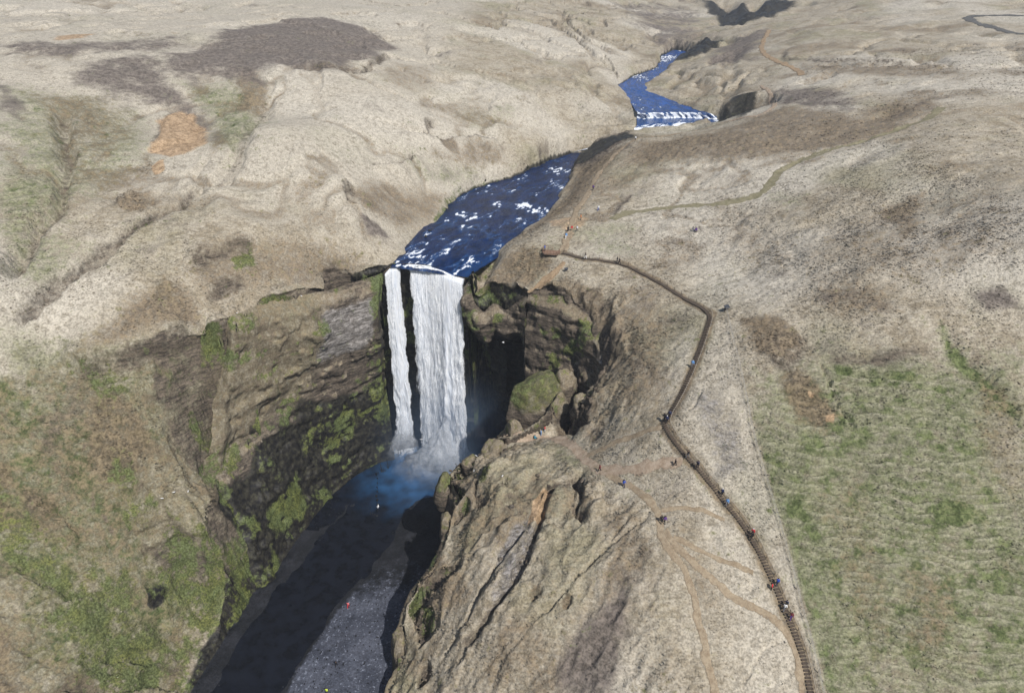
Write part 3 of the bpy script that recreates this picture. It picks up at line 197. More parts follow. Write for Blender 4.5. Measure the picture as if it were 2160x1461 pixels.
# ------------------------------------------------------------------ helpers
def tag(o, label=None, cat=None, group=None, kind=None):
    if label: o['label'] = label
    if cat: o['category'] = cat
    if group: o['group'] = group
    if kind: o['kind'] = kind
    return o
def mesh_obj(name, verts, faces, mat=None, parent=None, smooth=True):
    me = bpy.data.meshes.new(name); me.from_pydata([tuple(v) for v in verts], [], [tuple(f) for f in faces])
    if smooth: me.polygons.foreach_set('use_smooth', [True] * len(me.polygons))
    me.update()
    o = bpy.data.objects.new(name, me); COL.objects.link(o)
    if mat: me.materials.append(mat)
    if parent: o.parent = parent
    return o
def bm_obj(name, bm, mat=None, parent=None, smooth=False):
    me = bpy.data.meshes.new(name); bm.to_mesh(me); bm.free()
    if smooth: me.polygons.foreach_set('use_smooth', [True] * len(me.polygons))
    o = bpy.data.objects.new(name, me); COL.objects.link(o)
    if mat: me.materials.append(mat)
    if parent: o.parent = parent
    return o
def empty(name, loc, rz=0):
    o = bpy.data.objects.new(name, None); COL.objects.link(o); o.location = loc; o.rotation_euler = (0, 0, rz); o.empty_display_size = .2
    return o
def copy_tree(o, parent=None):
    c = o.copy(); COL.objects.link(c)
    if parent: c.parent = parent; c.matrix_parent_inverse = o.matrix_parent_inverse.copy()
    for ch in list(o.children): copy_tree(ch, c)
    return c
def box_bm(bm, c, s, M=None):
    r = bmesh.ops.create_cube(bm, size=1.0)
    m = Matrix.Translation(c) @ (M if M is not None else Matrix.Identity(4)) @ Matrix.Diagonal((s[0], s[1], s[2], 1))
    bmesh.ops.transform(bm, matrix=m, verts=r['verts'])
def tube_mesh(pts, r, n=6):
    V, Fc = [], []
    P = [Vector(p) for p in pts]
    for i, p in enumerate(P):
        d = (P[min(i + 1, len(P) - 1)] - P[max(i - 1, 0)]).normalized()
        a = d.cross(Vector((0, 0, 1)));  a = a.normalized() if a.length > 1e-4 else Vector((1, 0, 0))
        b = a.cross(d)
        for k in range(n):
            t = 2 * math.pi * k / n; V.append(p + (a * math.cos(t) + b * math.sin(t)) * r)
    for i in range(len(P) - 1):
        for k in range(n):
            Fc.append((i * n + k, i * n + (k + 1) % n, (i + 1) * n + (k + 1) % n, (i + 1) * n + k))
    Fc.append(tuple(range(n - 1, -1, -1))); Fc.append(tuple((len(P) - 1) * n + k for k in range(n)))
    return V, Fc
def resample(pl, step):
    P = [np.array(p, float) for p in pl]; out = []; acc = 0
    seg = [np.linalg.norm((b - a)[:2]) for a, b in zip(P, P[1:])]
    T = sum(seg); n = max(1, int(T / step)); st = T / n
    for k in range(n + 1):
        s = k * st; i = 0
        while i < len(seg) - 1 and s > seg[i]: s -= seg[i]; i += 1
        t = min(1, s / max(seg[i], 1e-9)); out.append(P[i] * (1 - t) + P[i + 1] * t)
    return out
def chaikin(pl, n=2):
    P = [np.array(p, float) for p in pl]
    for _ in range(n):
        Q = [P[0]]
        for a, b in zip(P, P[1:]): Q += [a * .75 + b * .25, a * .25 + b * .75]
        P = Q + [P[-1]]
    return P

# ---- node helpers
def resample3(pl, n):
    P = np.array(pl, float); d = np.concatenate([[0], np.cumsum(np.linalg.norm(np.diff(P, axis=0), axis=1))]); q = np.linspace(0, d[-1], n)
    return np.stack([np.interp(q, d, P[:, k]) for k in range(3)], -1)
class NT:
    def __init__(s, name):
        s.m = bpy.data.materials.new(name); s.m.use_nodes = True
        s.n = s.m.node_tree.nodes; s.l = s.m.node_tree.links
        s.bsdf = s.n['Principled BSDF']; s.out = s.n['Material Output']
    def add(s, t, **k):
        x = s.n.new(t)
        for a, v in k.items(): setattr(x, a, v)
        return x
    def link(s, a, b): s.l.new(a, b)
    def put(s, sock, v):
        if isinstance(v, bpy.types.NodeSocket): s.l.new(v, sock)
        else: sock.default_value = v
    def noise(s, vec, scale, detail=4, rough=.55, dist=0.0):
        x = s.add('ShaderNodeTexNoise'); x.inputs['Scale'].default_value = scale; x.inputs['Detail'].default_value = detail
        x.inputs['Roughness'].default_value = rough; x.inputs['Distortion'].default_value = dist
        if vec is not None: s.link(vec, x.inputs['Vector'])
        return x.outputs['Fac']
    def math(s, op, a, b=0.0, clamp=False):
        x = s.add('ShaderNodeMath', operation=op, use_clamp=clamp); s.put(x.inputs[0], a); s.put(x.inputs[1], b); return x.outputs[0]
    def ramp(s, v, a, b, lo=0.0, hi=1.0):
        x = s.add('ShaderNodeMapRange', interpolation_type='SMOOTHSTEP'); s.put(x.inputs[0], v)
        x.inputs[1].default_value = a; x.inputs[2].default_value = b; x.inputs[3].default_value = lo; x.inputs[4].default_value = hi
        return x.outputs[0]
    def mix(s, f, a, b, mode='MIX'):
        x = s.add('ShaderNodeMix', data_type='RGBA', blend_type=mode); s.put(x.inputs[0], f)
        for so, v in ((x.inputs[6], a), (x.inputs[7], b)):
            if isinstance(v, tuple): so.default_value = (*v, 1) if len(v) == 3 else v
            else: s.link(v, so)
        return x.outputs[2]
    def attr(s, name):
        return s.add('ShaderNodeAttribute', attribute_name=name)
    def scalevec(s, vec, sc):
        x = s.add('ShaderNodeVectorMath', operation='MULTIPLY'); s.link(vec, x.inputs[0]); x.inputs[1].default_value = sc; return x.outputs[0]
    def bump(s, h, strength, dist):
        x = s.add('ShaderNodeBump'); x.inputs['Strength'].default_value = strength; x.inputs['Distance'].default_value = dist
        s.link(h, x.inputs['Height']); s.link(x.outputs[0], s.bsdf.inputs['Normal']); return x
    def pos(s): return s.add('ShaderNodeTexCoord').outputs['Object']

def flat_mat(name, col, rough=.7, var=.25, scale=6.0, spec=.3):
    t = NT(name); p = t.pos(); n = t.noise(p, scale, 5)
    c = t.mix(n, tuple(x * (1 - var) for x in col), tuple(min(1, x * (1 + var)) for x in col))
    t.link(c, t.bsdf.inputs['Base Color']); t.bsdf.inputs['Roughness'].default_value = rough
    t.bsdf.inputs['Specular IOR Level'].default_value = spec
    return t.m

def ground_material():
    t = NT('moorland'); p = t.pos()
    big = t.noise(p, .035, 3, .6, .3); med = t.noise(p, .16, 5, .68); fine = t.noise(p, .75, 3, .68)
    vfine = t.noise(p, 2.6, 1, .7)
    strk = t.noise(t.scalevec(p, (.6, 1.5, 1.5)), .9, 2, .75)
    a1 = t.attr('mask_a'); a2 = t.attr('mask_b'); a3 = t.attr('mask_c')
    s1 = t.add('ShaderNodeSeparateColor'); t.link(a1.outputs['Color'], s1.inputs[0])
    s2 = t.add('ShaderNodeSeparateColor'); t.link(a2.outputs['Color'], s2.inputs[0])
    s3 = t.add('ShaderNodeSeparateColor'); t.link(a3.outputs['Color'], s3.inputs[0])
    heath, green, orange, brown = s1.outputs[0], s1.outputs[1], s1.outputs[2], a1.outputs['Alpha']
    moss, wet, grey, rock = s2.outputs[0], s2.outputs[1], s2.outputs[2], a2.outputs['Alpha']
    gravel, pale = s3.outputs[0], s3.outputs[1]
    # dead straw grass, patchy
    f0 = t.ramp(t.math('ADD', t.math('MULTIPLY', med, .6), t.math('MULTIPLY', strk, .4)), .36, .62)
    c = t.mix(f0, (.24, .20, .14), (.405, .36, .285))
    c = t.mix(t.math('MULTIPLY', t.ramp(big, .5, .68), .45), c, (.215, .205, .115))
    c = t.mix(t.math('MULTIPLY', pale, t.ramp(fine, .2, .6, .3, .9)), c, (.47, .43, .36))
    dk = t.ramp(t.noise(p, .5, 4, .75), .58, .72); c = t.mix(t.math('MULTIPLY', dk, t.ramp(big, .35, .6, .15, .8)), c, (.12, .095, .06))
    def over(c, mask, col, nz, k, w=.16, op=1.0):
        f = t.ramp(t.math('ADD', mask, t.math('MULTIPLY', t.math('SUBTRACT', nz, .5), k * 1.7)), .5 - w * 1.5, .5 + w * 1.5, 0.0, op)
        return t.mix(f, c, col)
    mixn = t.math('ADD', t.math('MULTIPLY', med, .45), t.math('MULTIPLY', fine, .55))
    gcol = t.mix(t.ramp(strk, .38, .62), (.115, .125, .062), (.215, .215, .13))
    c = over(c, green, gcol, mixn, 1.7, .26, .9)
    gdk = t.mix(t.ramp(fine, .35, .65), (.075, .095, .035), (.14, .16, .07))
    c = t.mix(t.math('MULTIPLY', s3.outputs[2], .55), c, (.33, .31, .225))
    c = over(c, t.math('SUBTRACT', green, .38), gdk, t.noise(p, .33, 3, .65), 1.0, .12)
    bcol = t.mix(t.ramp(fine, .3, .7), (.085, .062, .04), (.205, .155, .098))
    c = over(c, brown, bcol, mixn, 1.7, .24, .85)
    hcol = t.mix(t.ramp(fine, .3, .7), (.088, .072, .062), (.165, .138, .12))
    c = over(c, heath, hcol, t.math('ADD', t.math('MULTIPLY', t.noise(p, .055, 4, .62), .55), t.math('MULTIPLY', med, .45)), 2.0, .26, .9)
    rkn = t.noise(t.scalevec(p, (.5, .5, 3.0)), .8, 4, .7, .3)
    rcol = t.mix(t.ramp(rkn, .35, .65), (.04, .033, .027), (.155, .125, .095))
    c = over(c, rock, rcol, mixn, 1.1, .18)
    grc = t.mix(t.ramp(rkn, .4, .62), (.10, .09, .08), (.27, .25, .235))
    c = over(c, grey, grc, mixn, .9, .14)
    oc = t.mix(t.ramp(fine, .3, .7), (.27, .18, .10), (.42, .295, .185))
    c = over(c, orange, oc, mixn, .5, .16, .92)
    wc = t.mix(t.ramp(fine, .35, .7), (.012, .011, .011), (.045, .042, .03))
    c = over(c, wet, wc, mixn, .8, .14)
    mc = t.mix(t.ramp(vfine, .3, .7), (.065, .08, .022), t.mix(t.ramp(med, .4, .6), (.135, .145, .042), (.112, .138, .058)))
    c = over(c, moss, mc, mixn, 2.0, .16, .9)
    sp = t.ramp(t.noise(p, 1.5, 1, .9), .60, .72)
    dry = a3.outputs['Alpha']; wetg = t.mix(t.ramp(med, .35, .65), (.008, .009, .011), (.02, .021, .026)); dryg = t.mix(t.ramp(med, .35, .65), (.042, .047, .064), (.08, .087, .112)); gv = t.mix(t.ramp(t.math('ADD', dry, t.math('MULTIPLY', t.math('SUBTRACT', mixn, .5), 1.6)), .2, .8), wetg, t.mix(sp, dryg, (.16, .175, .215)))
    c = over(c, gravel, gv, fine, .3, .1)
    tone = t.ramp(t.math('ADD', t.math('MULTIPLY', fine, .45), t.math('MULTIPLY', vfine, .55)), .34, .64, .66, 1.2)
    mul = t.add('ShaderNodeVectorMath', operation='SCALE'); t.link(c, mul.inputs[0]); t.link(tone, mul.inputs['Scale'])
    t.link(mul.outputs[0], t.bsdf.inputs['Base Color'])
    t.put(t.bsdf.inputs['Roughness'], t.ramp(wet, .3, .8, .92, .5))
    t.bsdf.inputs['Specular IOR Level'].default_value = .2
    t.bump(t.math('ADD', t.math('MULTIPLY', fine, .8), t.math('MULTIPLY', vfine, .25)), .65, .5)
    return t.m
GROUND = ground_material()

# ------------------------------------------------------------------ terrain
XS = axis(-1200, 1200, -80, 64, .32, 1.020, 14.0)
YS = axis(20, 1700, 60, 176, .32, 1.010, 10.0)
X, Y, H, DCL, HRAW = base_height(XS, YS)
NY, NX = X.shape; pass
dxg = np.gradient(XS)[None, :]; dyg = np.gradient(YS)[:, None]
def slope(Hh): 
    gy, gx = np.gradient(Hh); return gx / dxg, gy / dyg
CH = {k: np.zeros_like(H, dtype=np.float32) for k in ('heath', 'green', 'orange', 'brown', 'moss', 'wet', 'grey', 'rock', 'gravel', 'pale')}
WX = X + 2.6 * fbm(X / 9, Y / 9, 101, 4); WY = Y + 2.6 * fbm(X / 9, Y / 9, 201, 4)
far = sstep(180, 420, Y)
WX += far * 6 * fbm(X / 30, Y / 30, 111, 3); WY += far * 6 * fbm(X / 30, Y / 30, 211, 3)
for ch, st, pl in MASKS:
    s = window(XS, YS, pl, 14)
    sz = math.sqrt(abs(sum(a[0] * b[1] - a[1] * b[0] for a, b in zip(pl, pl[1:] + pl[:1]))) / 2)
    soft = min(7.0 + .02 * max(0, pl[0][1] - 150), max(.6, sz * .22)) * (.5 if ch in ('orange', 'wet') else 1.0)
    wk = min(1.0, sz / 14)
    xx = X[s] * (1 - wk) + WX[s] * wk; yy = Y[s] * (1 - wk) + WY[s] * wk
    d = dist_poly(xx, yy, pl, closed=True); d = np.where(inside(xx, yy, pl), d, -d)
    CH[ch][s] = np.maximum(CH[ch][s], st * sstep(-soft, soft, d))
def near0(pl): return dist_poly(X, Y, pl)
# distances that keep ground calm: paths, stairs, rivers
def near(pl, pad):
    s = window(XS, YS, pl, pad + 1); d = np.full(X.shape, 1e3, dtype=np.float32); d[s] = dist_poly(X[s], Y[s], pl); return d
sf = dist_poly(X, Y, FENCE, signed=True); fy = sstep(136, 128, Y)
CH['green'] *= (1 - fy * (1 - sstep(-.9, .3, sf + .6 * fbm(X / 2, Y / 2, 171, 3)) * .98)).astype(np.float32) ** (X > 20)
CH['green'] = np.maximum(CH['green'], .8 * sstep(.0, 1.0, sf) * sstep(9, 3, sf) * sstep(112, 100, Y) * (X > 30)).astype(np.float32)
CH['green'] = np.maximum(CH['green'], (.72 + .2 * fbm(X / 14, Y / 14, 183, 4)) * sstep(1, 3, sf) * sstep(104, 96, Y + .25 * (X - 50)) * (X > 30)).astype(np.float32)
STRIP = (sstep(.5, -.6, sf) * sstep(-16, -9, sf) * sstep(132, 126, Y) * sstep(1.0, 2.2, near0(STAIRS)) * (X > 30)).astype(np.float32)
DPATH = np.full(X.shape, 1e3, dtype=np.float32)
for nm, lb, hw, tint, pl in PATHS: DPATH = np.minimum(DPATH, near(pl, 8) - hw)
DST = near(STAIRS, 8); DPATH = np.minimum(DPATH, DST - 1.0)
rp = [p[:2] for p in RL] + [p[:2] for p in UL] + [p[:2] for p in UR[::-1]] + [p[:2] for p in RR[::-1]]
inriv = inside(X, Y, rp); driv = dist_poly(X, Y, rp, closed=True); driv = np.where(inriv, -driv, driv)
riv_warp = 1.5 * fbm(X / 7, Y / 7, 181, 4) * sstep(172, 184, Y); driv = driv + riv_warp
floorpoly = [p[:2] for p in FLOOR_L] + [(-25, 40), (-25, 70)] + [p[:2] for p in BASE_R[::-1]] + [(0, 155), (-12, 163), (-34, 165)]
dfl = dist_poly(X, Y, floorpoly, closed=True); dfl = np.where(inside(X, Y, floorpoly), dfl, -dfl)
H = np.where(dfl > -.3, np.minimum(H, HRAW), H)
calm = sstep(0, 3, driv) * sstep(2.5, -1.0, dfl)
gx, gy = slope(H); ST = np.hypot(gx, gy)
# broad swells, gullies, ledges
open_ = sstep(2, 12, DCL) * sstep(1, 10, driv) * sstep(3, -4, dfl)
H = H + open_ * (1.1 * fbm(X / 38, Y / 38, 5, 4) + far * 2.6 * fbm(X / 70, Y / 70, 9, 4))
# rills and slump hollows eroded into the open slopes
e1 = 1 - np.abs(fbm(X / 26 + .5 * fbm(X / 30, Y / 30, 151, 3), Y / 34, 153, 4)); zone = sstep(-.25, .25, fbm(X / 90, Y / 90, 155, 3))
H = H - open_ * sstep(4, 12, DPATH) * sstep(120, 170, Y + .9 * np.clip(-X - 40, 0, 60)) * (.35 + .65 * sstep(240, 320, Y)) * (2.6 * zone * sstep(.82, .985, e1) + 1.6 * (1 - zone) * sstep(.1, .34, fbm(X / 15, Y / 15, 157, 4)))
rill = open_ * zone * sstep(.88, .98, e1) * sstep(140, 180, Y)
CH['brown'] = np.maximum(CH['brown'], .55 * rill).astype(np.float32)
sc_ = fbm(X / 15, Y / 15, 157, 4); CH['brown'] = np.maximum(CH['brown'], .6 * (1 - zone) * open_ * np.exp(-((sc_ - .2) / .06) ** 2) * sstep(200, 280, Y)).astype(np.float32)
hummock = fbm(X / 6.5, Y / 6.5, 31, 4)
plat_ = 1 - .6 * sstep(150, 175, Y) * sstep(0, -20, X)
H = H + plat_ * calm * sstep(.5, 5, DCL) * (.48 * hummock + (.30 + .7 * CH['brown']) * np.abs(fbm(X / 4.2, Y / 4.2, 41, 4)) * -1.0)
for pl, hgt, fo in STEPS:
    s = window(XS, YS, pl, fo * 2.2)
    xw = X[s] + .8 * fbm(X[s] / 2.2, Y[s] / 2.2, 71, 4); yw = Y[s] + .8 * fbm(X[s] / 2.2, Y[s] / 2.2, 72, 4)
    d, al, L = dist_poly(xw, yw, pl, signed=True, along=True)
    d = d if hgt > 0 else -d
    ends = sstep(0, .18 * L, al) * sstep(L, .82 * L, al)
    wdt = .35 + .0018 * max(0, pl[0][1] - 120) 
    H[s] += abs(hgt) * ends * (sstep(-wdt, wdt, d) * np.exp(-np.maximum(d, 0) / fo) - .35 * np.exp(-((d + 1.1) / 1.2) ** 2))
    CH['rock'][s] = np.maximum(CH['rock'][s], .6 * ends * np.exp(-((d + .5) / (1.2 + wdt)) ** 2))
ls_ = sstep(-44, -52, X) * sstep(142, 132, Y - .15 * (X + 60)) * sstep(59, 55, H) * sstep(.5, 4, -dfl)
l1 = 1 - np.abs(fbm(X / 7.5, Y / 5.0, 161, 5)); l2 = fbm(X / 12, Y / 12, 163, 5)
H = H + ls_ * (1.7 * (l1 ** 2 - .6) + .8 * l2)
CH['green'] = np.maximum(CH['green'], ls_ * (.60 + .3 * sstep(-.1, .4, fbm(X / 17, Y / 17, 165, 4)))).astype(np.float32)
CH['brown'] = np.maximum(CH['brown'], ls_ * (.5 + .4 * sstep(0, .4, l2))).astype(np.float32)
CH['moss'] = np.maximum(CH['moss'], ls_ * (.56 + .12 * sstep(110, 80, Y)) * sstep(.1, .4, fbm(X / 9 + 9, Y / 9, 167, 5))).astype(np.float32)
CH['moss'] *= (1 - .45 * ls_ * sstep(.1, -.3, fbm(X / 3.5, Y / 3.5, 169, 4))).astype(np.float32)
CH['rock'] = np.maximum(CH['rock'], ls_ * .6 * sstep(.6, .3, l1)).astype(np.float32)
sp_ = sstep(-27, -22, X) * sstep(34, 18, X) * sstep(62, 72, Y) * sstep(128, 118, Y) * sstep(.8, 3.0, DPATH) * calm
ac = (X * .74 - Y * .66); al_ = (X * .66 + Y * .74)
r1 = 1 - np.abs(fbm(ac / 5.5 + .4 * fbm(X / 6, Y / 6, 131, 3), al_ / 16, 133, 4)); r2 = 1 - np.abs(fbm(X / 3.4, Y / 3.4, 135, 4))
lump = sstep(.05, .30, fbm(X / 4.5, Y / 4.5, 137, 3))
H = H + sp_ * (1.1 * (r1 ** 2 - .6) + .9 * (r2 ** 2 - .6) + .9 * lump * sstep(-5, -16, X - 10))
CH['rock'] = np.maximum(CH['rock'], sp_ * .5 * sstep(.5, .22, r1)).astype(np.float32)
CH['brown'] = np.maximum(CH['brown'], sp_ * (.27 + .33 * sstep(.1, .5, fbm(X / 9, Y / 9, 139, 3)))).astype(np.float32)
da_ = np.minimum(near(ALC, 10), near(RIDGE, 8)); ca_ = sstep(7.5, 2.0, da_ + 2.2 * fbm(X / 5, Y / 5, 173, 3)) * sstep(.6, 2.0, DPATH)
r3 = 1 - np.abs(fbm(X / 3.8, Y / 3.8, 175, 4))
H = H + ca_ * (2.0 * (r3 ** 2 - .62) + .9 * fbm(X / 2.2, Y / 2.2, 177, 3))
CH['rock'] = np.maximum(CH['rock'], ca_ * (.35 + .4 * sstep(.7, .35, r3))).astype(np.float32); CH['brown'] = np.maximum(CH['brown'], ca_ * .75).astype(np.float32)
for (c, rx, ry, rot, h) in BUMPS:
    s = window(XS, YS, [c], max(rx, ry) * 1.6)
    cr, sr = math.cos(R(rot)), math.sin(R(rot))
    xw = X[s] + .6 * fbm(X[s] / 2, Y[s] / 2, 75, 3) - c[0]; yw = Y[s] + .6 * fbm(X[s] / 2, Y[s] / 2, 76, 3) - c[1]
    r2 = ((xw * cr + yw * sr) / rx) ** 2 + ((-xw * sr + yw * cr) / ry) ** 2
    H[s] += h * np.sqrt(np.clip(1 - r2, 0, 1)) ** .8
    if h < 0: CH['brown'][s] = np.maximum(CH['brown'][s], .8 * sstep(1.3, .5, r2))
for pl, w, dep in GROOVES:
    s = window(XS, YS, pl, w * 3 + 2)
    k = 1 + .003 * max(0, pl[0][1] - 130)
    xw = X[s] + .55 * fbm(X[s] / 1.7, Y[s] / 1.7, 81, 4); yw = Y[s] + .55 * fbm(X[s] / 1.7, Y[s] / 1.7, 82, 4)
    d, al, L = dist_poly(xw, yw, pl, along=True)
    ww = w * (1 + (k - 1) * .4) * (.65 + .7 * vnoise(al / 4.0, al * 0 + len(pl), 83)); ends = sstep(0, .1 * L + .5, al) * sstep(L, .9 * L - .5, al)
    H[s] -= dep * ends * sstep(1.25, .35, d / ww)
    CH['rock'][s] = np.maximum(CH['rock'][s], (.7 if pl[0][1] < 128 and pl[0][0] > -60 else .55) * ends * sstep(1.3 if pl[0][1] < 128 else .8, .7 if pl[0][1] < 128 else .2, d / ww) * min(1, dep / 2.5))  # bare rock in the cut, darkened further to stand in for gully shade
# sheep-track terracettes on the green slope and the mossy left slope
H = H + CH['wet'] * far * open_ * 5.0 * (1 - 2 * np.abs(fbm(X / 16, Y / 22, 141, 4)))
gsl = sstep(.45, .7, CH['green']) * sstep(3, 8, DPATH) * calm * (1 - far)
ph = (H + .9 * fbm(X / 11, Y / 11, 51, 3)) / 1.0
tri = np.abs(((ph + .3 * fbm(X / 3.0, Y / 3.0, 52, 3)) % 1) - .5) * 4 - 1
H = H + gsl * .42 * tri; TERR = (gsl * sstep(.1, .9, tri)).astype(np.float32)
# tussocks
amp = plat_ * (.13 + .07 * CH['brown'] + .05 * CH['green']) * calm * sstep(.1, 1.4, DPATH)
tus = fbm(X / 1.15, Y / 1.15, 61, 3, .6)
H = H + amp * (1 + 1.2 * far) * (tus + .6 * np.abs(fbm(X / 2.3, Y / 2.3, 63, 2)))
CH['brown'] = np.maximum(CH['brown'], .8 * sstep(1.4, .7, DST)).astype(np.float32)
# sink the bed of paths a little
H = H - .10 * sstep(.6, -.2, DPATH)
# gravel and riverbed
H = H + sstep(0, 2, dfl) * (.10 * fbm(X / 3, Y / 3, 91, 4) + .40 * fbm(X / 11, Y / 14, 93, 4))
CH['gravel'] = np.maximum(CH['gravel'], sstep(-.2, .6, dfl) * sstep(5, 2.5, H)).astype(np.float32)
CH['wet'] = np.maximum(CH['wet'], .9 * sstep(.6, -.4, driv)).astype(np.float32)
CH['moss'] = np.maximum(CH['moss'], .5 * sstep(1.6, .6, driv) * sstep(260, 210, Y)).astype(np.float32)
LEV = np.zeros_like(H); WS = np.zeros_like(H)
m_ = driv < 3
xr, yr = X[m_], Y[m_]; lv = np.zeros_like(xr); ws = np.zeros_like(xr)
for A_, B_ in ((RL, RR), (UL, UR)):
    for q in list(resample3(A_, 40)) + list(resample3(B_, 40)):
        w_ = 1 / (((xr - q[0]) ** 2 + (yr - q[1]) ** 2) ** 2 + .01); lv += w_ * q[2]; ws += w_
lv /= ws
wb = .9 + 1.6 * sstep(180, 300, yr); kk = sstep(wb, -.4 * wb, driv[m_])
lv = lv - 2.6 * sstep(279, 284, yr) * sstep(304, 300, yr)
H[m_] = H[m_] * (1 - kk) + (lv - .35 - .9 * sstep(.3, -3, driv[m_])) * kk
gx, gy = slope(H); gm = np.hypot(gx, gy) + 1e-6
gxs, gys = slope(box_blur(H, 2, 2)); gms = np.hypot(gxs, gys) + 1e-6
CH['rock'] = np.maximum(CH['rock'], .95 * sstep(1.7, 2.8, gms) * (1 - .3 * sstep(-44, -52, X))).astype(np.float32)
canyon = sstep(16, 4, np.abs(dfl)) 
# strata and knobs pushed sideways out of the steep faces
steep = sstep(1.0, 2.6, gms) * sstep(215, 178, Y)
nx, ny = -gxs / gms, -gys / gms
clod = calm * sstep(.3, 1.6, DPATH)
side = 1.1 * fbm(X / 3.2 + H / 5, Y / 3.2 - H / 6, 301, 4) + .75 * fbm((X + Y) / 9, H / 1.15, 303, 4) + .5 * fbm((X - Y) / 2.5, H / 2.2, 305, 4)
PX = X + nx * side * steep * 1.0; PY = Y + ny * side * steep * 1.0; PZ = H + steep * .35 * fbm(X / 1.5, Y / 1.5, 307, 3)
# hollow under the rock nose beside the fall
und = sstep(48, 40, H) * sstep(-14.5, -12.0, X) * sstep(9, 4, X) * sstep(161, 158.5, Y - np.clip(-X - 8, 0, 6) * .9) * sstep(150, 152.5, Y) * (H > -3)
PY = PY + und * 15.0
lipz = np.interp(X, [p[0] for p in LIPL + LIP[1:]], [p[2] for p in LIPL + LIP[1:]])
und2 = sstep(-.5, -1.2, H - lipz) * sstep(-38, -36, X) * sstep(-10.5, -12.5, X) * sstep(156, 160, Y) * sstep(174, 170, Y) * sstep(-2.5, 1, H)
PX = PX * (1 - und2) + X * und2; PY = (PY * (1 - und2) + Y * und2) + und2 * 5.0
tuck = steep * sstep(20, 8, np.abs(dfl)) * sstep(62, 56, H) * sstep(1, 6, H)
PX = PX - nx * 1.6 * tuck; PY = PY - ny * 1.6 * tuck
# masks on canyon walls
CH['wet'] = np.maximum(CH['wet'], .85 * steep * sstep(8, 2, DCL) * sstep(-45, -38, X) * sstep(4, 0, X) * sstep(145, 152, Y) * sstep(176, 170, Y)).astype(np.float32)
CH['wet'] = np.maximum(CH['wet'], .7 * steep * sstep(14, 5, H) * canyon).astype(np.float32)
mz = fbm(X / 5 + H / 7, Y / 5, 401, 4)
CH['moss'] = np.maximum(CH['moss'], .75 * sstep(.0, .35, mz) * steep * sstep(20, 6, np.abs(dfl)) * sstep(58, 50, H)).astype(np.float32)
CH['pale'] = (sstep(.0, .4, fbm(X / 55, Y / 55, 402, 4)) * (1 - .5 * CH['green'])).astype(np.float32)
lp_ = sstep(160, 185, Y) * sstep(-15, -40, X); CH['pale'] = np.maximum(CH['pale'], np.maximum(.55 * STRIP, .75 * lp_)).astype(np.float32); CH['brown'] *= (1 - .8 * STRIP)
CH['brown'] = np.maximum(CH['brown'], .55 * sstep(.12, .5, fbm(X / 24, Y / 17, 403, 5)) * sstep(-10, 40, X)).astype(np.float32)

V = np.stack([PX, PY, PZ], -1).reshape(-1, 3).astype(np.float32)
idx = np.arange(NX * NY).reshape(NY, NX)
Q = np.stack([idx[:-1, :-1], idx[:-1, 1:], idx[1:, 1:], idx[1:, :-1]], -1).reshape(-1, 4)
# vertex normals over the whole sheet, shared by the pieces cut from it
G = V.reshape(NY, NX, 3)
du = np.gradient(G, axis=1); dv = np.gradient(G, axis=0)
N = np.cross(du, dv); N /= np.linalg.norm(N, axis=-1, keepdims=True) + 1e-9
N = N.reshape(-1, 3)
MA = np.stack([CH['heath'], CH['green'], CH['orange'], CH['brown']], -1).reshape(-1, 4).astype(np.float32)
MB_ = np.stack([CH['moss'], CH['wet'], CH['grey'], CH['rock']], -1).reshape(-1, 4).astype(np.float32)
barp = [p[:2] for p in BAR] + [(-20, 50), (-18, 110)]
DRY = np.where(inside(X, Y, barp), 1, 0) * sstep(.2, 2.5, dist_poly(X, Y, barp[:len(BAR)])) * sstep(128, 100, Y)
MC = np.stack([CH['gravel'], CH['pale'], TERR, DRY], -1).reshape(-1, 4).astype(np.float32)
def sheet(name, fm):
    q = Q[fm]; used = np.unique(q); remap = np.full(len(V), -1, np.int64); remap[used] = np.arange(len(used))
    me = bpy.data.meshes.new(name); me.vertices.add(len(used)); me.vertices.foreach_set('co', V[used].ravel())
    nf = len(q); me.loops.add(nf * 4); me.loops.foreach_set('vertex_index', remap[q].ravel().astype(np.int32))
    me.polygons.add(nf); me.polygons.foreach_set('loop_start', np.arange(0, nf * 4, 4, dtype=np.int32))
    me.update(calc_edges=True)
    me.polygons.foreach_set('use_smooth', np.ones(nf, bool))
    for nm, A in (('mask_a', MA), ('mask_b', MB_), ('mask_c', MC)):
        at = me.attributes.new(nm, 'FLOAT_COLOR', 'POINT'); at.data.foreach_set('color', A[used].ravel())
    me.normals_split_custom_set_from_vertices(N[used].astype(np.float32))
    me.materials.append(GROUND)
    o = bpy.data.objects.new(name, me); COL.objects.link(o); tag(o, kind='structure'); return o
def fmean(A): return (A[:-1, :-1] + A[:-1, 1:] + A[1:, 1:] + A[1:, :-1]).ravel() / 4
ffl = fmean(dfl)
bed = (ffl > .5) & (fmean(H) < 3.2)
fH = fmean(H); fX = fmean(X); fY = fmean(Y); fl_ = fmean(lipz)
gone = (fX > -36.2) & (fX < -12.2) & (fY > 152) & (fY < 171) & (fH > 2.5) & (fH < fl_ - .75)
wlp = [p[:2] for p in WALL_L[0]] + [p[:2] for p in WALL_L[3][::-1]]
fd = dist_poly(fX, fY, wlp, closed=True); fin = inside(fX, fY, wlp) & (fd > .8) & (fX > -60)
gone |= fin & (fmean(gms) > 1.9) & (fH > 2.0) & (fH < 55) & (fX > -66)
fdm = np.minimum.reduce([dist_poly(fX, fY, [p[:2] for p in l_]) for l_ in WALL_L[:3]])
gone |= (fX > -57) & (fX < -34) & (fdm < 3.2) & (fmean(gms) > 1.25) & (fH > 2.5) & (fH < 55.5)
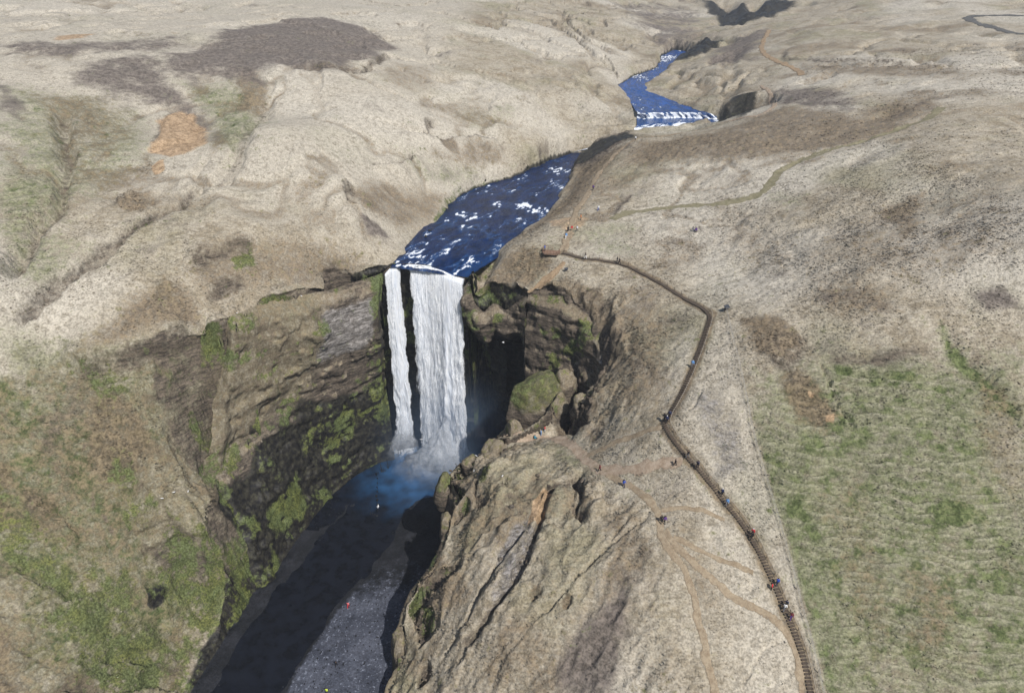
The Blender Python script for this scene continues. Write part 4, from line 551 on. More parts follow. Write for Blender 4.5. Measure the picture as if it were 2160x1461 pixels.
gone |= (fX > -54) & (fX < -32) & (fY > 132) & (fY < 168) & (fH > .08) & (fH < 44) & ((fmean(gms) > .8) | (fH < 16))
ground = sheet('ground', ~bed & ~gone)
rb = sheet('riverbed', bed & ~gone)
rb['label'] = 'blue grey gravel bar and bed of the lower river'

def gauss(x, c, w): return np.exp(-((x - c) / w) ** 2)
def off_(pl, dx, dy, z): return [(p[0] + dx, p[1] + dy, z) for p in pl]
# ---- canyon walls: lofted rock faces with ledges, blocks and overhangs
def vnoise3(x, y, z, seed=0):
    ix = np.floor(x); iy = np.floor(y); iz = np.floor(z); fx = x - ix; fy = y - iy; fz = z - iz
    ux, uy, uz = (f * f * (3 - 2 * f) for f in (fx, fy, fz)); r = 0
    for a in (0, 1):
        for b_ in (0, 1):
            for c in (0, 1):
                r = r + _hash(ix + a, iy + b_, iz + c, seed) * (ux if a else 1 - ux) * (uy if b_ else 1 - uy) * (uz if c else 1 - uz)
    return r
def fbm3(P, sc, seed=0, octs=4, gain=.5, zs=1.0):
    s = 0; a = 1.0; t = 0
    for k in range(octs):
        f = 2 ** k / sc; s = s + a * (vnoise3(P[..., 0] * f + 3.1 * k, P[..., 1] * f - 5.7 * k, P[..., 2] * f * zs + 1.7 * k, seed + 13 * k) * 2 - 1); t += a; a *= gain
    return s / t
def grid_faces(nr, nc):
    ii = np.arange(nr * nc).reshape(nr, nc)
    return np.stack([ii[:-1, :-1], ii[:-1, 1:], ii[1:, 1:], ii[1:, :-1]], -1).reshape(-1, 4)
def smooth1(A, n):
    for _ in range(n):
        B = A.copy(); B[1:-1] = (A[:-2] + 2 * A[1:-1] + A[2:]) / 4; A = B
    return A
def set_masks(me, ch, n):
    z = np.zeros(n, np.float32); g = lambda k: np.asarray(ch.get(k, z), np.float32).ravel() if not np.isscalar(ch.get(k, z)) else z + ch[k]
    for nm, ks in (('mask_a', ('heath', 'green', 'orange', 'brown')), ('mask_b', ('moss', 'wet', 'grey', 'rock')), ('mask_c', ('gravel', 'pale', 'none', 'none'))):
        at = me.attributes.new(nm, 'FLOAT_COLOR', 'POINT'); at.data.foreach_set('color', np.stack([g(k) for k in ks], -1).astype(np.float32).ravel())
def wall(name, lines, centre, step, label, inset=None, amp=1.0, paint=None, seed=1, proud=.5, tucktop=1.2, lamp=1.1, ends=0.0):
    'lines: top ... bottom polylines; the face is lofted between them and roughened outwards'
    ln = max(sum(math.dist(a, b_) for a, b_ in zip(l, l[1:])) for l in lines)
    ns = int(ln / step); Ls = np.array([smooth1(resample3(l, ns), 6) for l in lines])
    hh = np.concatenate([[0], np.cumsum([np.linalg.norm(Ls[k + 1] - Ls[k], axis=1).mean() for k in range(len(lines) - 1)])])
    nv = int(hh[-1] / step); q = np.linspace(0, hh[-1], nv)
    P = np.empty((nv, ns, 3))
    for k in range(3):
        for i in range(ns): P[:, i, k] = np.interp(q, hh, Ls[:, i, k])
    v = (q / hh[-1])[:, None] * np.ones((1, ns)); sarc = np.linspace(0, ln, ns)[None, :] * np.ones((nv, 1))
    n = np.cross(np.gradient(P, axis=1), np.gradient(P, axis=0)); n[..., 2] *= .3
    for _ in range(3):
        n = box_blur(n.transpose(2, 0, 1)[0], 3, 1)[..., None] * [1, 0, 0] + box_blur(n.transpose(2, 0, 1)[1], 3, 1)[..., None] * [0, 1, 0] + box_blur(n.transpose(2, 0, 1)[2], 3, 1)[..., None] * [0, 0, 1]
    n /= np.linalg.norm(n, axis=-1, keepdims=True) + 1e-9
    c = np.array(centre); sgn = np.sign(((c - P[nv // 2, ns // 2]) * n[nv // 2, ns // 2]).sum()); n *= sgn
    edge = sstep(0, .06, v) * sstep(1, .96, v)
    led = fbm(P[..., 2] / 1.7 + .5 * fbm3(P, 7, seed + 3, 2), sarc / 26, seed + 5, 4)
    blk = fbm3(P, 5.5, seed + 7, 4, .55); big = fbm3(P, 13, seed + 9, 3); cr = -np.abs(fbm3(P, 3.2, seed + 11, 3, .6, .6))
    d = amp * (lamp * led + 1.5 * blk + 2.4 * big + 1.5 * (cr + .25)); d = .62 * d + .38 * 1.3 * np.round(d / 1.3 + .25 * blk)
    if inset is not None: d = d - inset(v, sarc / ln, P)
    ef = sstep(0, .05, sarc / ln) * sstep(1, .95, sarc / ln); d = d - ends * (1 - ef)
    P2 = P + n * (d * edge + proud * edge - tucktop * (1 - sstep(0, .05, v)))[..., None]
    P2[..., 2] += edge * .5 * amp * fbm3(P, 2.0, seed + 15, 3)
    o = mesh_obj(name, P2.reshape(-1, 3), grid_faces(nv, ns), GROUND); tag(o, label, kind='structure')
    nn = np.cross(np.gradient(P2, axis=1), np.gradient(P2, axis=0)); nn /= np.linalg.norm(nn, axis=-1, keepdims=True) + 1e-9; nn *= sgn
    ch = dict(rock=.95 - .55 * sstep(.35, .7, nn[..., 2]), moss=.62 * sstep(-.05, .35, fbm3(P, 6, seed + 21, 4)) * sstep(-.1, .45, nn[..., 2] + .2 * led), brown=.6 + 0 * v)
    if paint: paint(ch, v, sarc / ln, P2, nn)
    set_masks(o.data, {k: np.clip(a, 0, 1) for k, a in ch.items()}, nv * ns)
    return o
CEN = (-28, 140, 25)
def paint_fallwall(ch, v, s, P, n):
    ch['wet'] = .8 - .5 * sstep(.05, .0, v) + 0 * v; ch['moss'] = .85 * sstep(-.05, .3, fbm3(P, 4, 77, 4)) * sstep(.75, .3, v)
wall('cliff', [LIPL + LIP[1:], off_(LIPL + LIP[1:], .0, -1.0, -1.0)], CEN, .42, 'dark wet rock wall behind the falling water', inset=lambda v, s, P: 2.2 + 2.2 * sstep(.1, .5, v), amp=.5, paint=paint_fallwall, seed=31, proud=0, tucktop=.6)
def paint_left(ch, v, s, P, n):
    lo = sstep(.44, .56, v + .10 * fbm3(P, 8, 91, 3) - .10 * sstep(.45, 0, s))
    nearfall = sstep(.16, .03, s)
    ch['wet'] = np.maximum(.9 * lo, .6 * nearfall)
    ch['grey'] = .8 * sstep(.03, .12, s) * sstep(.5, .38, s) * sstep(.03, .08, v) * sstep(.36, .24, v)
    ch['moss'] = np.maximum(ch['moss'], np.maximum(.9 * nearfall * sstep(-.15, .2, fbm3(P, 3.5, 93, 4)) * sstep(.8, .55, v), .85 * sstep(.0, .35, fbm3(P, 9, 95, 5)) * sstep(.3, .5, v)) * sstep(-.2, .3, n[..., 2] + .15))
    up = sstep(.55, .4, v) * sstep(.25, .5, s); ch['rock'] = ch['rock'] * (1 - .55 * up); ch['green'] = .55 * up; ch['moss'] = np.maximum(ch['moss'], .75 * up * sstep(.0, .3, fbm3(P, 7, 96, 4, .5, .4)))
    ch['brown'] = .6 + 0 * v
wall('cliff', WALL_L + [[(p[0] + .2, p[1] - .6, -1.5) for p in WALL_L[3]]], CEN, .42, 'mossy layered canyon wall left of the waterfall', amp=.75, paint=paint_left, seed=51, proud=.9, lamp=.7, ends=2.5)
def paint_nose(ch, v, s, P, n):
    ch['moss'] = np.maximum(ch['moss'], .7 * sstep(-.1, .25, fbm3(P, 3.5, 97, 4)) * sstep(.35, .15, v)); ch['wet'] = 1.0 * sstep(.12, .3, v); ch['moss'] *= sstep(.45, .2, v)  # wet black rock; its dark tone also paints in the overhang's shade
def in_nose(v, s, P): return (13.0 * sstep(.10, .42, v) + 0 * s) * sstep(1.0, .75, s)
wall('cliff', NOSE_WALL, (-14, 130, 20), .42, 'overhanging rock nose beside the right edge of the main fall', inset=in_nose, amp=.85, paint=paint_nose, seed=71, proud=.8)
def paint_alc(ch, v, s, P, n):
    ch['moss'] = np.maximum(ch['moss'], .8 * sstep(.0, .3, fbm3(P, 3.5, 98, 4)) * gauss(s, .3, .22) * sstep(.7, .4, v)); ch['brown'] = .7 + 0 * v
    ch['grey'] = .7 * gauss(s, .72, .14) * sstep(.0, .3, fbm3(P, 4, 99, 3) + .2)
wall('cliff', [ALC, WALLB_], (-6, 136, 25), .36, 'rugged alcove wall with grass ledges right of the overhang', amp=.9, paint=paint_alc, seed=83, proud=.6, tucktop=.8)
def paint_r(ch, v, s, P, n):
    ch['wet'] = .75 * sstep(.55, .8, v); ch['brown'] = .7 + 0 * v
wall('cliff', [[RIDGE[-1]] + RIM_R[:-1], [BASE_R[0]] + BASE_R], (-40, 110, 10), .36, 'low shaded rock wall along the right side of the gravel bar', amp=.6, paint=paint_r, seed=89, proud=.4, tucktop=.8)

def hgt(x, y):
    x = np.asarray(x, float); y = np.asarray(y, float)
    i = np.clip(np.searchsorted(XS, x) - 1, 0, NX - 2); j = np.clip(np.searchsorted(YS, y) - 1, 0, NY - 2)
    fx = (x - XS[i]) / (XS[i + 1] - XS[i]); fy = (y - YS[j]) / (YS[j + 1] - YS[j])
    return (H[j, i] * (1 - fx) + H[j, i + 1] * fx) * (1 - fy) + (H[j + 1, i] * (1 - fx) + H[j + 1, i + 1] * fx) * fy

# ---- grass tussocks and loose stones, too many to count
def chan_at(A, x, y):
    i = np.clip(np.searchsorted(XS, x) - 1, 0, NX - 2); j = np.clip(np.searchsorted(YS, y) - 1, 0, NY - 2); return A[j, i]
rng = np.random.default_rng(5)
def scatter(n, x0, x1, y0, y1):
    x = rng.uniform(x0, x1, n); y = rng.uniform(y0, y1, n)
    ok = (np.abs(x) < .80 * y + 18) & (chan_at(DPATH, x, y) > .25) & (chan_at(driv, x, y) > 1.0) & (chan_at(dfl, x, y) < -1.2) & (chan_at(gms, x, y) < 1.7) & (chan_at(CH['orange'], x, y) < .3) & (chan_at(CH['wet'], x, y) < .4)
    return x[ok], y[ok]
def tuft_mesh(x, y, size, nb):
    n = len(x); z = hgt(x, y); V_ = []; 
    base = np.stack([x, y, z], -1); a0 = rng.uniform(0, 6.28, n)
    vs_ = np.empty((n, nb, 3, 3))
    for k in range(nb):
        a = a0 + k * 6.283 / nb + rng.uniform(-.5, .5, n); s = size * rng.uniform(.7, 1.3, n)
        ca, sa = np.cos(a), np.sin(a)
        r0 = .06 * s; w = .34 * s
        vs_[:, k, 0] = base + np.stack([r0 * ca - w * sa, r0 * sa + w * ca, -.10 * s], -1)
        vs_[:, k, 1] = base + np.stack([r0 * ca + w * sa, r0 * sa - w * ca, -.10 * s], -1)
        h = s * rng.uniform(.14, .34, n); o_ = s * rng.uniform(.35, .75, n)
        vs_[:, k, 2] = base + np.stack([o_ * ca, o_ * sa, h], -1)
    P_ = vs_.reshape(-1, 3); F_ = np.arange(len(P_), dtype=np.int32)
    me = bpy.data.meshes.new('grass_tussocks'); me.vertices.add(len(P_)); me.vertices.foreach_set('co', P_.astype(np.float32).ravel())
    nf = len(P_) // 3; me.loops.add(nf * 3); me.loops.foreach_set('vertex_index', F_); me.polygons.add(nf); me.polygons.foreach_set('loop_start', np.arange(0, nf * 3, 3, dtype=np.int32)); me.update(calc_edges=True)
    rep_ = np.repeat
    def g(k): return rep_(chan_at(CH[k], x, y), nb * 3)
    ch = {k: g(k) for k in ('heath', 'green', 'brown', 'moss')}; ch['pale'] = np.clip(g('pale') + rep_(rng.uniform(-.2, .5, n), nb * 3), 0, 1); ch['green'] = ch['green'] * .85
    set_masks(me, ch, len(P_)); me.materials.append(GROUND)
    gxx = chan_at(gxs, x, y); gyy = chan_at(gys, x, y); nn = np.repeat(np.stack([-gxx, -gyy, np.ones(n)], -1), nb * 3, 0) + rng.normal(0, .35, (len(P_) // 3, 3)).repeat(3, 0)
    nn /= np.linalg.norm(nn, axis=1, keepdims=True); me.polygons.foreach_set('use_smooth', np.ones(nf, bool)); me.normals_split_custom_set_from_vertices(nn.astype(np.float32))
    o = bpy.data.objects.new('grass_tussocks', me); COL.objects.link(o); return o
x1_, y1_ = scatter(190000, -125, 112, 60, 190); sz1 = .20 + .32 * rng.random(len(x1_)) ** 2 + .12 * chan_at(CH['brown'], x1_, y1_)
kp = fbm(x1_ / 7, y1_ / 7, 901, 4) + rng.uniform(-.5, .5, len(x1_)) > .0 + .55 * sstep(145, 165, y1_) * sstep(-10, -35, x1_); x1_, y1_, sz1 = x1_[kp], y1_[kp], sz1[kp]
tag(tuft_mesh(x1_, y1_, sz1, 5), 'dead grass tussocks covering the slopes around the canyon', kind='stuff')
x2_, y2_ = scatter(90000, -260, 240, 150, 330); kp = (y2_ > 190) | (np.abs(x2_ + 6) > 118); x2_, y2_ = x2_[kp], y2_[kp]
kp = (fbm(x2_ / 14, y2_ / 14, 905, 4) + rng.uniform(-.5, .5, len(x2_)) > .22) & (x2_ > 12 + rng.uniform(-6, 6, len(x2_))); x2_, y2_ = x2_[kp], y2_[kp]
tag(tuft_mesh(x2_, y2_, .3 + .5 * rng.random(len(x2_)) ** 2, 4), 'rough grass clumps on the plateau on both sides of the upper river', kind='stuff')
def stones(n, x0, x1, y0, y1, smin, smax, cond, mk, label):
    x = rng.uniform(x0, x1, n); y = rng.uniform(y0, y1, n); ok = cond(x, y); x, y = x[ok], y[ok]; n = len(x); z = hgt(x, y)
    bm = bmesh.new(); bmesh.ops.create_icosphere(bm, subdivisions=1, radius=1.0); B = np.array([v.co[:] for v in bm.verts]); Fb = np.array([[v.index for v in f.verts] for f in bm.faces]); bm.free()
    s = smin + (smax - smin) * rng.random(n) ** 4
    P_ = B[None] * (s[:, None] * rng.uniform(.6, 1.2, (n, 3)))[:, None, :] * rng.uniform(.75, 1.2, (n, len(B), 1)) + np.stack([x, y, z + .15 * s], -1)[:, None, :]
    F_ = (Fb[None] + (np.arange(n) * len(B))[:, None, None]).reshape(-1, 3)
    o = mesh_obj('stones', P_.reshape(-1, 3), F_, GROUND, smooth=False); set_masks(o.data, mk, len(B) * n); tag(o, label, kind='stuff')
stones(7000, -70, -14, 60, 150, .04, .24, lambda x, y: (chan_at(dfl, x, y) > .3) & (hgt(x, y) > -.1) & (hgt(x, y) < 4), dict(gravel=1.0), 'loose dark stones on the gravel bar and river margin')
stones(900, -34, 26, 170, 272, .25, 1.1, lambda x, y: (chan_at(driv, x, y) < .6) & (chan_at(driv, x, y) > -2.6) , dict(rock=.9, wet=.75), 'dark wet stones along both edges of the river above the fall')
stones(2600, -26, 34, 66, 126, .08, .65, lambda x, y: (chan_at(dfl, x, y) < -1) & (chan_at(DPATH, x, y) > .6) & (chan_at(CH['rock'], x, y) > .25), dict(rock=.8, brown=.7, grey=.3), 'loose rock fragments along the cracks of the ridge')

# ------------------------------------------------------------------ water
def water_mat(name, deep, air=(.012, .05, .15), foamcol=(.82, .86, .92), rough=.12, bscale=.9, bstr=.5):
    t = NT(name); fl = t.attr('flow'); v = fl.outputs['Vector']; fo = t.attr('foam').outputs['Fac']
    n1 = t.noise(v, 1.9, 5, .74, .5); n2 = t.noise(v, 6.0, 3, .7, .3)
    f = t.ramp(t.math('ADD', fo, t.math('MULTIPLY', t.math('SUBTRACT', t.math('ADD', t.math('MULTIPLY', n1, .6), t.math('MULTIPLY', n2, .4)), .5), 1.6)), .42, .62)
    cvar = t.mix(t.ramp(t.noise(v, .35, 4, .6), .35, .65), deep, tuple(x * 2.1 for x in deep))
    cvar = t.mix(t.ramp(fo, .02, .40), cvar, air)
    c = t.mix(f, cvar, foamcol)
    t.link(c, t.bsdf.inputs['Base Color']); t.put(t.bsdf.inputs['Roughness'], t.math('ADD', t.math('MULTIPLY', f, .5), rough))
    t.bsdf.inputs['IOR'].default_value = 1.33
    t.bump(t.math('ADD', n1, t.math('MULTIPLY', n2, .3)), bstr, bscale)
    return t.m
RIVER = water_mat('river_water', (.002, .0105, .042))
POOL = water_mat('pool_water', (.0035, .0045, .0075), (.03, .12, .28), rough=.16, bscale=.2, bstr=.25)
POOL.node_tree.nodes['Principled BSDF'].inputs['Specular IOR Level'].default_value = .3

def set_attr(me, name, arr, typ='FLOAT'):
    a = me.attributes.new(name, typ, 'POINT')
    a.data.foreach_set('value' if typ == 'FLOAT' else 'vector', np.asarray(arr, np.float32).ravel())
def river_strip(name, A, B, ns, nt, spots, name_smooth=True):
    A = np.array(A, float); B = np.array(B, float); sl_ = np.linalg.norm(np.diff((A + B) / 2, axis=0), axis=1) + .6; kq = np.concatenate([[0], np.cumsum(sl_)]); qq = np.linspace(0, kq[-1], ns)
    A = np.stack([np.interp(qq, kq, A[:, k]) for k in range(3)], -1); B = np.stack([np.interp(qq, kq, B[:, k]) for k in range(3)], -1)
    if name_smooth: A = smooth1(A, 8); B = smooth1(B, 8)
    t = np.linspace(0, 1, nt); PT = A[:, None, :] * (1 - t)[None, :, None] + B[:, None, :] * t[None, :, None]
    mid = PT[:, nt // 2]; s = np.concatenate([[0], np.cumsum(np.linalg.norm(np.diff(mid, axis=0), axis=1))])
    wd = np.linalg.norm((A - B)[:, :2], axis=1)
    S, T = np.meshgrid(s, t, indexing='ij'); TW = (T - .5) * wd[:, None]
    drop = np.abs(np.gradient(PT[..., 2], axis=0)) / (np.gradient(s)[:, None] + 1e-6)
    rap = fbm(S / 5.0, TW / 2.4, 501, 4); rg = 1 - np.abs(fbm(S / 9 + 3, TW / 3.0, 503, 4)) * 2.2
    Z = PT[..., 2] + .16 * fbm(S / 3.0, TW / 1.8, 505, 4) + .10 * np.abs(fbm(S / 1.2, TW / 1.2, 507, 3))
    wv = fbm(S / 2.6, TW / 1.3, 513, 4); patch = fbm(S / 17, TW / 8, 509, 3)
    foam = .44 * sstep(.55, .97, rg) * sstep(-.25, .3, patch) + .34 * sstep(.1, .5, wv) * sstep(-.1, .4, patch) + 1.0 * sstep(.10, .32, drop)
    for (x, y, rr, st) in spots:
        dx_, dy_ = PT[..., 0] - x + .8 * rr * wv, (PT[..., 1] - y) + 1.2 * rr * fbm(S / 3 + 7, TW / 2, 515, 3)
        d = np.hypot(dx_ * .8, dy_ * .65) / rr
        foam = np.maximum(foam, st * .78 * np.exp(-d * d * 1.3) * (.25 + 1.1 * sstep(-.15, .35, fbm(S / 1.6, TW / .8, 511, 4))))
    edge = np.minimum(T, 1 - T) * wd[:, None]
    foam *= sstep(-.2, .8, edge)
    if not name_smooth:
        tier = sstep(276, 284, PT[..., 1]) * sstep(312, 303, PT[..., 1]); wob = 3.2 * fbm(TW / 7, S * 0 + 2, 521, 4)
        PT[..., 1] += tier * wob; foam = np.where(drop > .12, .25 + .62 * vnoise(TW / .7, S / 1.5, 523) + .25 * fbm(TW / 3, S / 4, 525, 3), foam + .22 * tier)
    PT[..., 2] = Z
    ni, nj = PT.shape[:2]; ii = np.arange(ni * nj).reshape(ni, nj)
    F_ = np.stack([ii[:-1, :-1], ii[:-1, 1:], ii[1:, 1:], ii[1:, :-1]], -1).reshape(-1, 4)
    o = mesh_obj(name, PT.reshape(-1, 3), F_, RIVER)
    set_attr(o.data, 'flow', np.stack([S * .45, TW, S * 0], -1).reshape(-1, 3), 'FLOAT_VECTOR'); set_attr(o.data, 'foam', foam.ravel())
    return o
def grow(A, B, e):
    A = np.array(A, float); B = np.array(B, float); d = B - A; d[:, 2] = 0; d /= np.linalg.norm(d, axis=1, keepdims=True)
    A = A - d * e; B = B + d * e; A[:, 2] -= .12; B[:, 2] -= .12; return A, B
FOAM = [(-18.9, 229, 3.0, 1.0), (-17, 207, 2.6, .9), (-20, 200, 2.2, .7), (3.5, 214, 3.2, 1.1), (7.5, 210, 3.0, 1.2), (-4, 216, 2.2, .8), (17, 255, 4, .9), (14, 240, 2.4, .6),
        (3, 200, 2.0, .8), (8, 226, 2, .7), (-25, 172, 2.0, .8), (-27.5, 169, 1.8, 1.0), (-12, 172, 2.2, .9), (-8, 176, 1.8, .7), (-14.5, 165, 2.2, 1.0), (-30, 168, 1.4, 1.1), (-20, 186, 2.0, .5), (-3, 188, 2, .6),
        (66, 400, 5, 1.1), (80, 424, 5, 1.1), (97, 462, 7, 1.3), (93, 450, 4, 1.0), (70, 392, 4, .8), (-22.4, 168.2, 1.2, 1.0)]
lipA = [RL[0]] + RL[1:]; lipB = [RR[0]] + RR[1:]
A1, B1 = grow(RL, RR, 2.2); A1[0] = (-31.6, 165.2, 59.9); B1[0] = (-11.6, 165.6, 56.95)
def bowed(A, B):
    return A, B
river = river_strip('river', A1, B1, 330, 90, FOAM); tag(river, kind='structure')
river['label'] = 'blue river running down to the top of the waterfall'
A2, B2 = grow(UL, UR, 2.0)
A2 = np.vstack([[RL[-1]], A2]); B2 = np.vstack([[RR[-1]], B2])
RIVER_BED = RIVER
RIVER = water_mat('upper_river_water', (.007, .044, .17))
river2 = river_strip('river', A2, B2, 420, 60, FOAM, False); tag(river2, kind='structure')
river2['label'] = 'upper river with a two step cascade below its bend'
# pool and lower river
px_ = np.arange(-76, 12, .45); py_ = np.arange(25, 176, .45); WXX, WYY = np.meshgrid(px_, py_)
wz = .05 * fbm(WXX / 2.5, WYY / 2.5, 601, 3) + .02
db = np.minimum(np.hypot((WXX + 19) / 1.6, WYY - 161.5), 1e9); db2 = np.hypot((WXX + 33) / 1.0, (WYY - 166) / 1.2)
foam = 1.15 * np.exp(-(db / 4.6) ** 2) + .9 * np.exp(-(db2 / 3.5) ** 2) + .30 * np.exp(-(np.hypot((WXX + 27) / 1.2, WYY - 153) / 15) ** 2)
foam = foam * (.75 + .5 * fbm(WXX / 3, WYY / 3, 603, 4))
ni, nj = WXX.shape; ii = np.arange(ni * nj).reshape(ni, nj)
Fw = np.stack([ii[:-1, :-1], ii[:-1, 1:], ii[1:, 1:], ii[1:, :-1]], -1).reshape(-1, 4)
pool = mesh_obj('pool', np.stack([WXX, WYY, wz], -1).reshape(-1, 3), Fw, POOL); tag(pool, kind='structure')
pool['label'] = 'dark plunge pool and lower river on the canyon floor'
set_attr(pool.data, 'flow', np.stack([WXX, WYY, WXX * 0], -1).reshape(-1, 3), 'FLOAT_VECTOR'); set_attr(pool.data, 'foam', foam.ravel())

# ---- falling water
def fall_mat():
    t = NT('falling_water'); fl = t.attr('flow').outputs['Vector']; dn = t.attr('dens').outputs['Fac']
    a = t.noise(t.scalevec(fl, (1.5, .10, 1)), 1.0, 6, .66, .5); b = t.noise(t.scalevec(fl, (3.2, .5, 1)), 1.0, 5, .72, .6)
    cl_ = t.noise(t.scalevec(fl, (1.1, .45, 1)), 1.0, 5, .7, .9)
    n = t.math('ADD', t.math('ADD', t.math('MULTIPLY', a, .45), t.math('MULTIPLY', b, .3)), t.math('MULTIPLY', cl_, .25))
    al = t.ramp(t.math('ADD', dn, t.math('MULTIPLY', t.math('SUBTRACT', n, .5), 2.6)), .28, .72)
    col = t.mix(t.ramp(n, .38, .6), (.80, .85, .93), (.98, .985, .99))
    d = t.add('ShaderNodeBsdfDiffuse'); t.link(col, d.inputs[0])
    tr = t.add('ShaderNodeBsdfTranslucent'); t.link(col, tr.inputs[0])
    mx = t.add('ShaderNodeMixShader'); mx.inputs[0].default_value = .35; t.link(d.outputs[0], mx.inputs[1]); t.link(tr.outputs[0], mx.inputs[2])
    tp = t.add('ShaderNodeBsdfTransparent'); m2 = t.add('ShaderNodeMixShader'); t.link(al, m2.inputs[0]); t.link(tp.outputs[0], m2.inputs[1]); t.link(mx.outputs[0], m2.inputs[2])
    bp = t.add('ShaderNodeBump'); bp.inputs['Strength'].default_value = .6; bp.inputs['Distance'].default_value = .45; t.link(n, bp.inputs['Height'])
    t.link(bp.outputs[0], d.inputs['Normal']); t.link(bp.outputs[0], tr.inputs['Normal'])
    t.link(m2.outputs[0], t.out.inputs[0]); return t.m
FALL = fall_mat()
def curtain(name, top, bot, nu, nv, seed, parent, dens, out=0.0, amp=.5):
    T = resample3(top, nu); B = resample3(bot, nu)
    u = np.concatenate([[0], np.cumsum(np.linalg.norm(np.diff(T, axis=0), axis=1))]); v = np.linspace(0, 1, nv)
    hf = np.sqrt(v)[:, None]; UU, VV = np.meshgrid(u, v)
    Xc = T[None, :, 0] * (1 - hf) + B[None, :, 0] * hf; Yc = T[None, :, 1] * (1 - hf) + B[None, :, 1] * hf
    Zc = T[None, :, 2] * (1 - v[:, None]) + B[None, :, 2] * v[:, None]
    hgt_ = (T[:, 2] - B[:, 2]).mean(); VM = VV * hgt_
    g = sstep(0, .12, VV)
    dis = amp * (.35 + .9 * VV) * (1.0 * fbm(UU / 1.6, VM / 14, seed, 4) + .55 * fbm(UU / .8, VM / 3.5, seed + 7, 3) + .6 * fbm(UU / 3.5, VM / 8, seed + 9, 3))
    Yc = Yc - out * np.sqrt(VV) - g * dis; Xc = Xc + g * 1.3 * amp * VV * fbm(UU / 2, VM / 6, seed + 11, 3)
    Yc = Yc + .5 * (1 - sstep(0, .02, VV))
    eg = np.minimum(UU, u[-1] - UU) + .9 * fbm(UU * 0 + seed, VM / 4, seed + 21, 4)
    D = dens(UU / u[-1], VV) * sstep(-.15, .9, eg) 
    ii = np.arange(nu * nv).reshape(nv, nu)
    F_ = np.stack([ii[:-1, :-1], ii[:-1, 1:], ii[1:, 1:], ii[1:, :-1]], -1).reshape(-1, 4)
    o = mesh_obj(name, np.stack([Xc, Yc, Zc], -1).reshape(-1, 3), F_, FALL, parent)
    set_attr(o.data, 'flow', np.stack([UU, VM, UU * 0 + seed], -1).reshape(-1, 3), 'FLOAT_VECTOR'); set_attr(o.data, 'dens', D.ravel())
    return o
main_fall = empty('waterfall', (-19, 161.5, 0))
tag(main_fall, 'broad white main waterfall plunging into the dark pool', 'waterfall', 'curtains of the big fall')
narrow_fall = empty('waterfall', (-33, 166, 10)); tag(narrow_fall, 'narrow white side waterfall left of the broad main fall', 'waterfall', 'curtains of the big fall')
bpy.context.view_layer.update()
def keep(o, par):
    o.parent = par; o.matrix_parent_inverse = par.matrix_world.inverted()
ltop = [tuple(p) for p in LIP[1:]]
mt = [(p[0], p[1] - .75, p[2] + .12) for p in ltop]
mb = [(-26.6, 163.2, 0), (-23.5, 162.4, 0), (-19.5, 160.2, 0), (-16.3, 159.2, 0), (-13.2, 160.2, 0)]
def dens_back(u, v): return .86 + .30 * sstep(.15, .9, v) + .25 * gauss(u, .12, .16) + .1 * gauss(u, .68, .12) - .12 * gauss(u, .45, .1) * sstep(.5, 0, v)
def dens_front(u, v): return .36 + .55 * gauss(u, .69, .09) + .30 * gauss(u, .12, .14) * sstep(.9, .2, v) + .22 * gauss(u, .93, .07) + .25 * sstep(.5, 1, v)
keep(curtain('back_curtain', mt, [(p[0], p[1] + .9, p[2]) for p in mb], 170, 300, 11, None, dens_back, 0, .45), main_fall)
keep(curtain('middle_curtain', mt, mb, 170, 300, 23, None, lambda u, v: dens_front(u, v) + .06, 0.0, .7), main_fall)
keep(curtain('front_curtain', mt, [(p[0] * 1.0, p[1] - .9, p[2]) for p in mb], 170, 300, 37, None, lambda u, v: dens_front(u, v) - .08 + .2 * gauss(u, .69, .06), .3, .9), main_fall)
lt = [(p[0] + .3, p[1] - .8, p[2] + .1) for p in LIPL] + [(-29.2, 167.0, 59.95)]
lb = [(-34.0, 163.8, 9.0), (-32.4, 163.8, 8.5), (-30.8, 164.0, 8.0), (-28.9, 164.4, 7.5)]
keep(curtain('back_curtain', lt, lb, 80, 260, 53, None, lambda u, v: .85 + .35 * sstep(0, .5, v) + .2 * gauss(u, .7, .2), 0, .4), narrow_fall)
keep(curtain('front_curtain', lt, [(p[0], p[1] - .9, p[2]) for p in lb], 80, 260, 67, None, lambda u, v: .40 + .5 * gauss(u, .66, .2) + .3 * sstep(.2, .8, v), .2, .7), narrow_fall)

def splash_mat():
    t = NT('splash_spray'); fl = t.attr('flow').outputs['Vector']; dn = t.attr('dens').outputs['Fac']
    n = t.noise(fl, .55, 5, .62, .5); al = t.math('MULTIPLY', dn, t.ramp(n, .3, .68, .15, 1.0), True)
    d = t.add('ShaderNodeBsdfDiffuse'); d.inputs[0].default_value = (.93, .95, .98, 1); tr = t.add('ShaderNodeBsdfTranslucent'); tr.inputs[0].default_value = (.93, .95, .98, 1)
    mx = t.add('ShaderNodeMixShader'); mx.inputs[0].default_value = .4; t.link(d.outputs[0], mx.inputs[1]); t.link(tr.outputs[0], mx.inputs[2])
    tp = t.add('ShaderNodeBsdfTransparent'); m2 = t.add('ShaderNodeMixShader'); t.link(al, m2.inputs[0]); t.link(tp.outputs[0], m2.inputs[1]); t.link(mx.outputs[0], m2.inputs[2])
    t.link(m2.outputs[0], t.out.inputs[0]); return t.m
SPL = splash_mat()
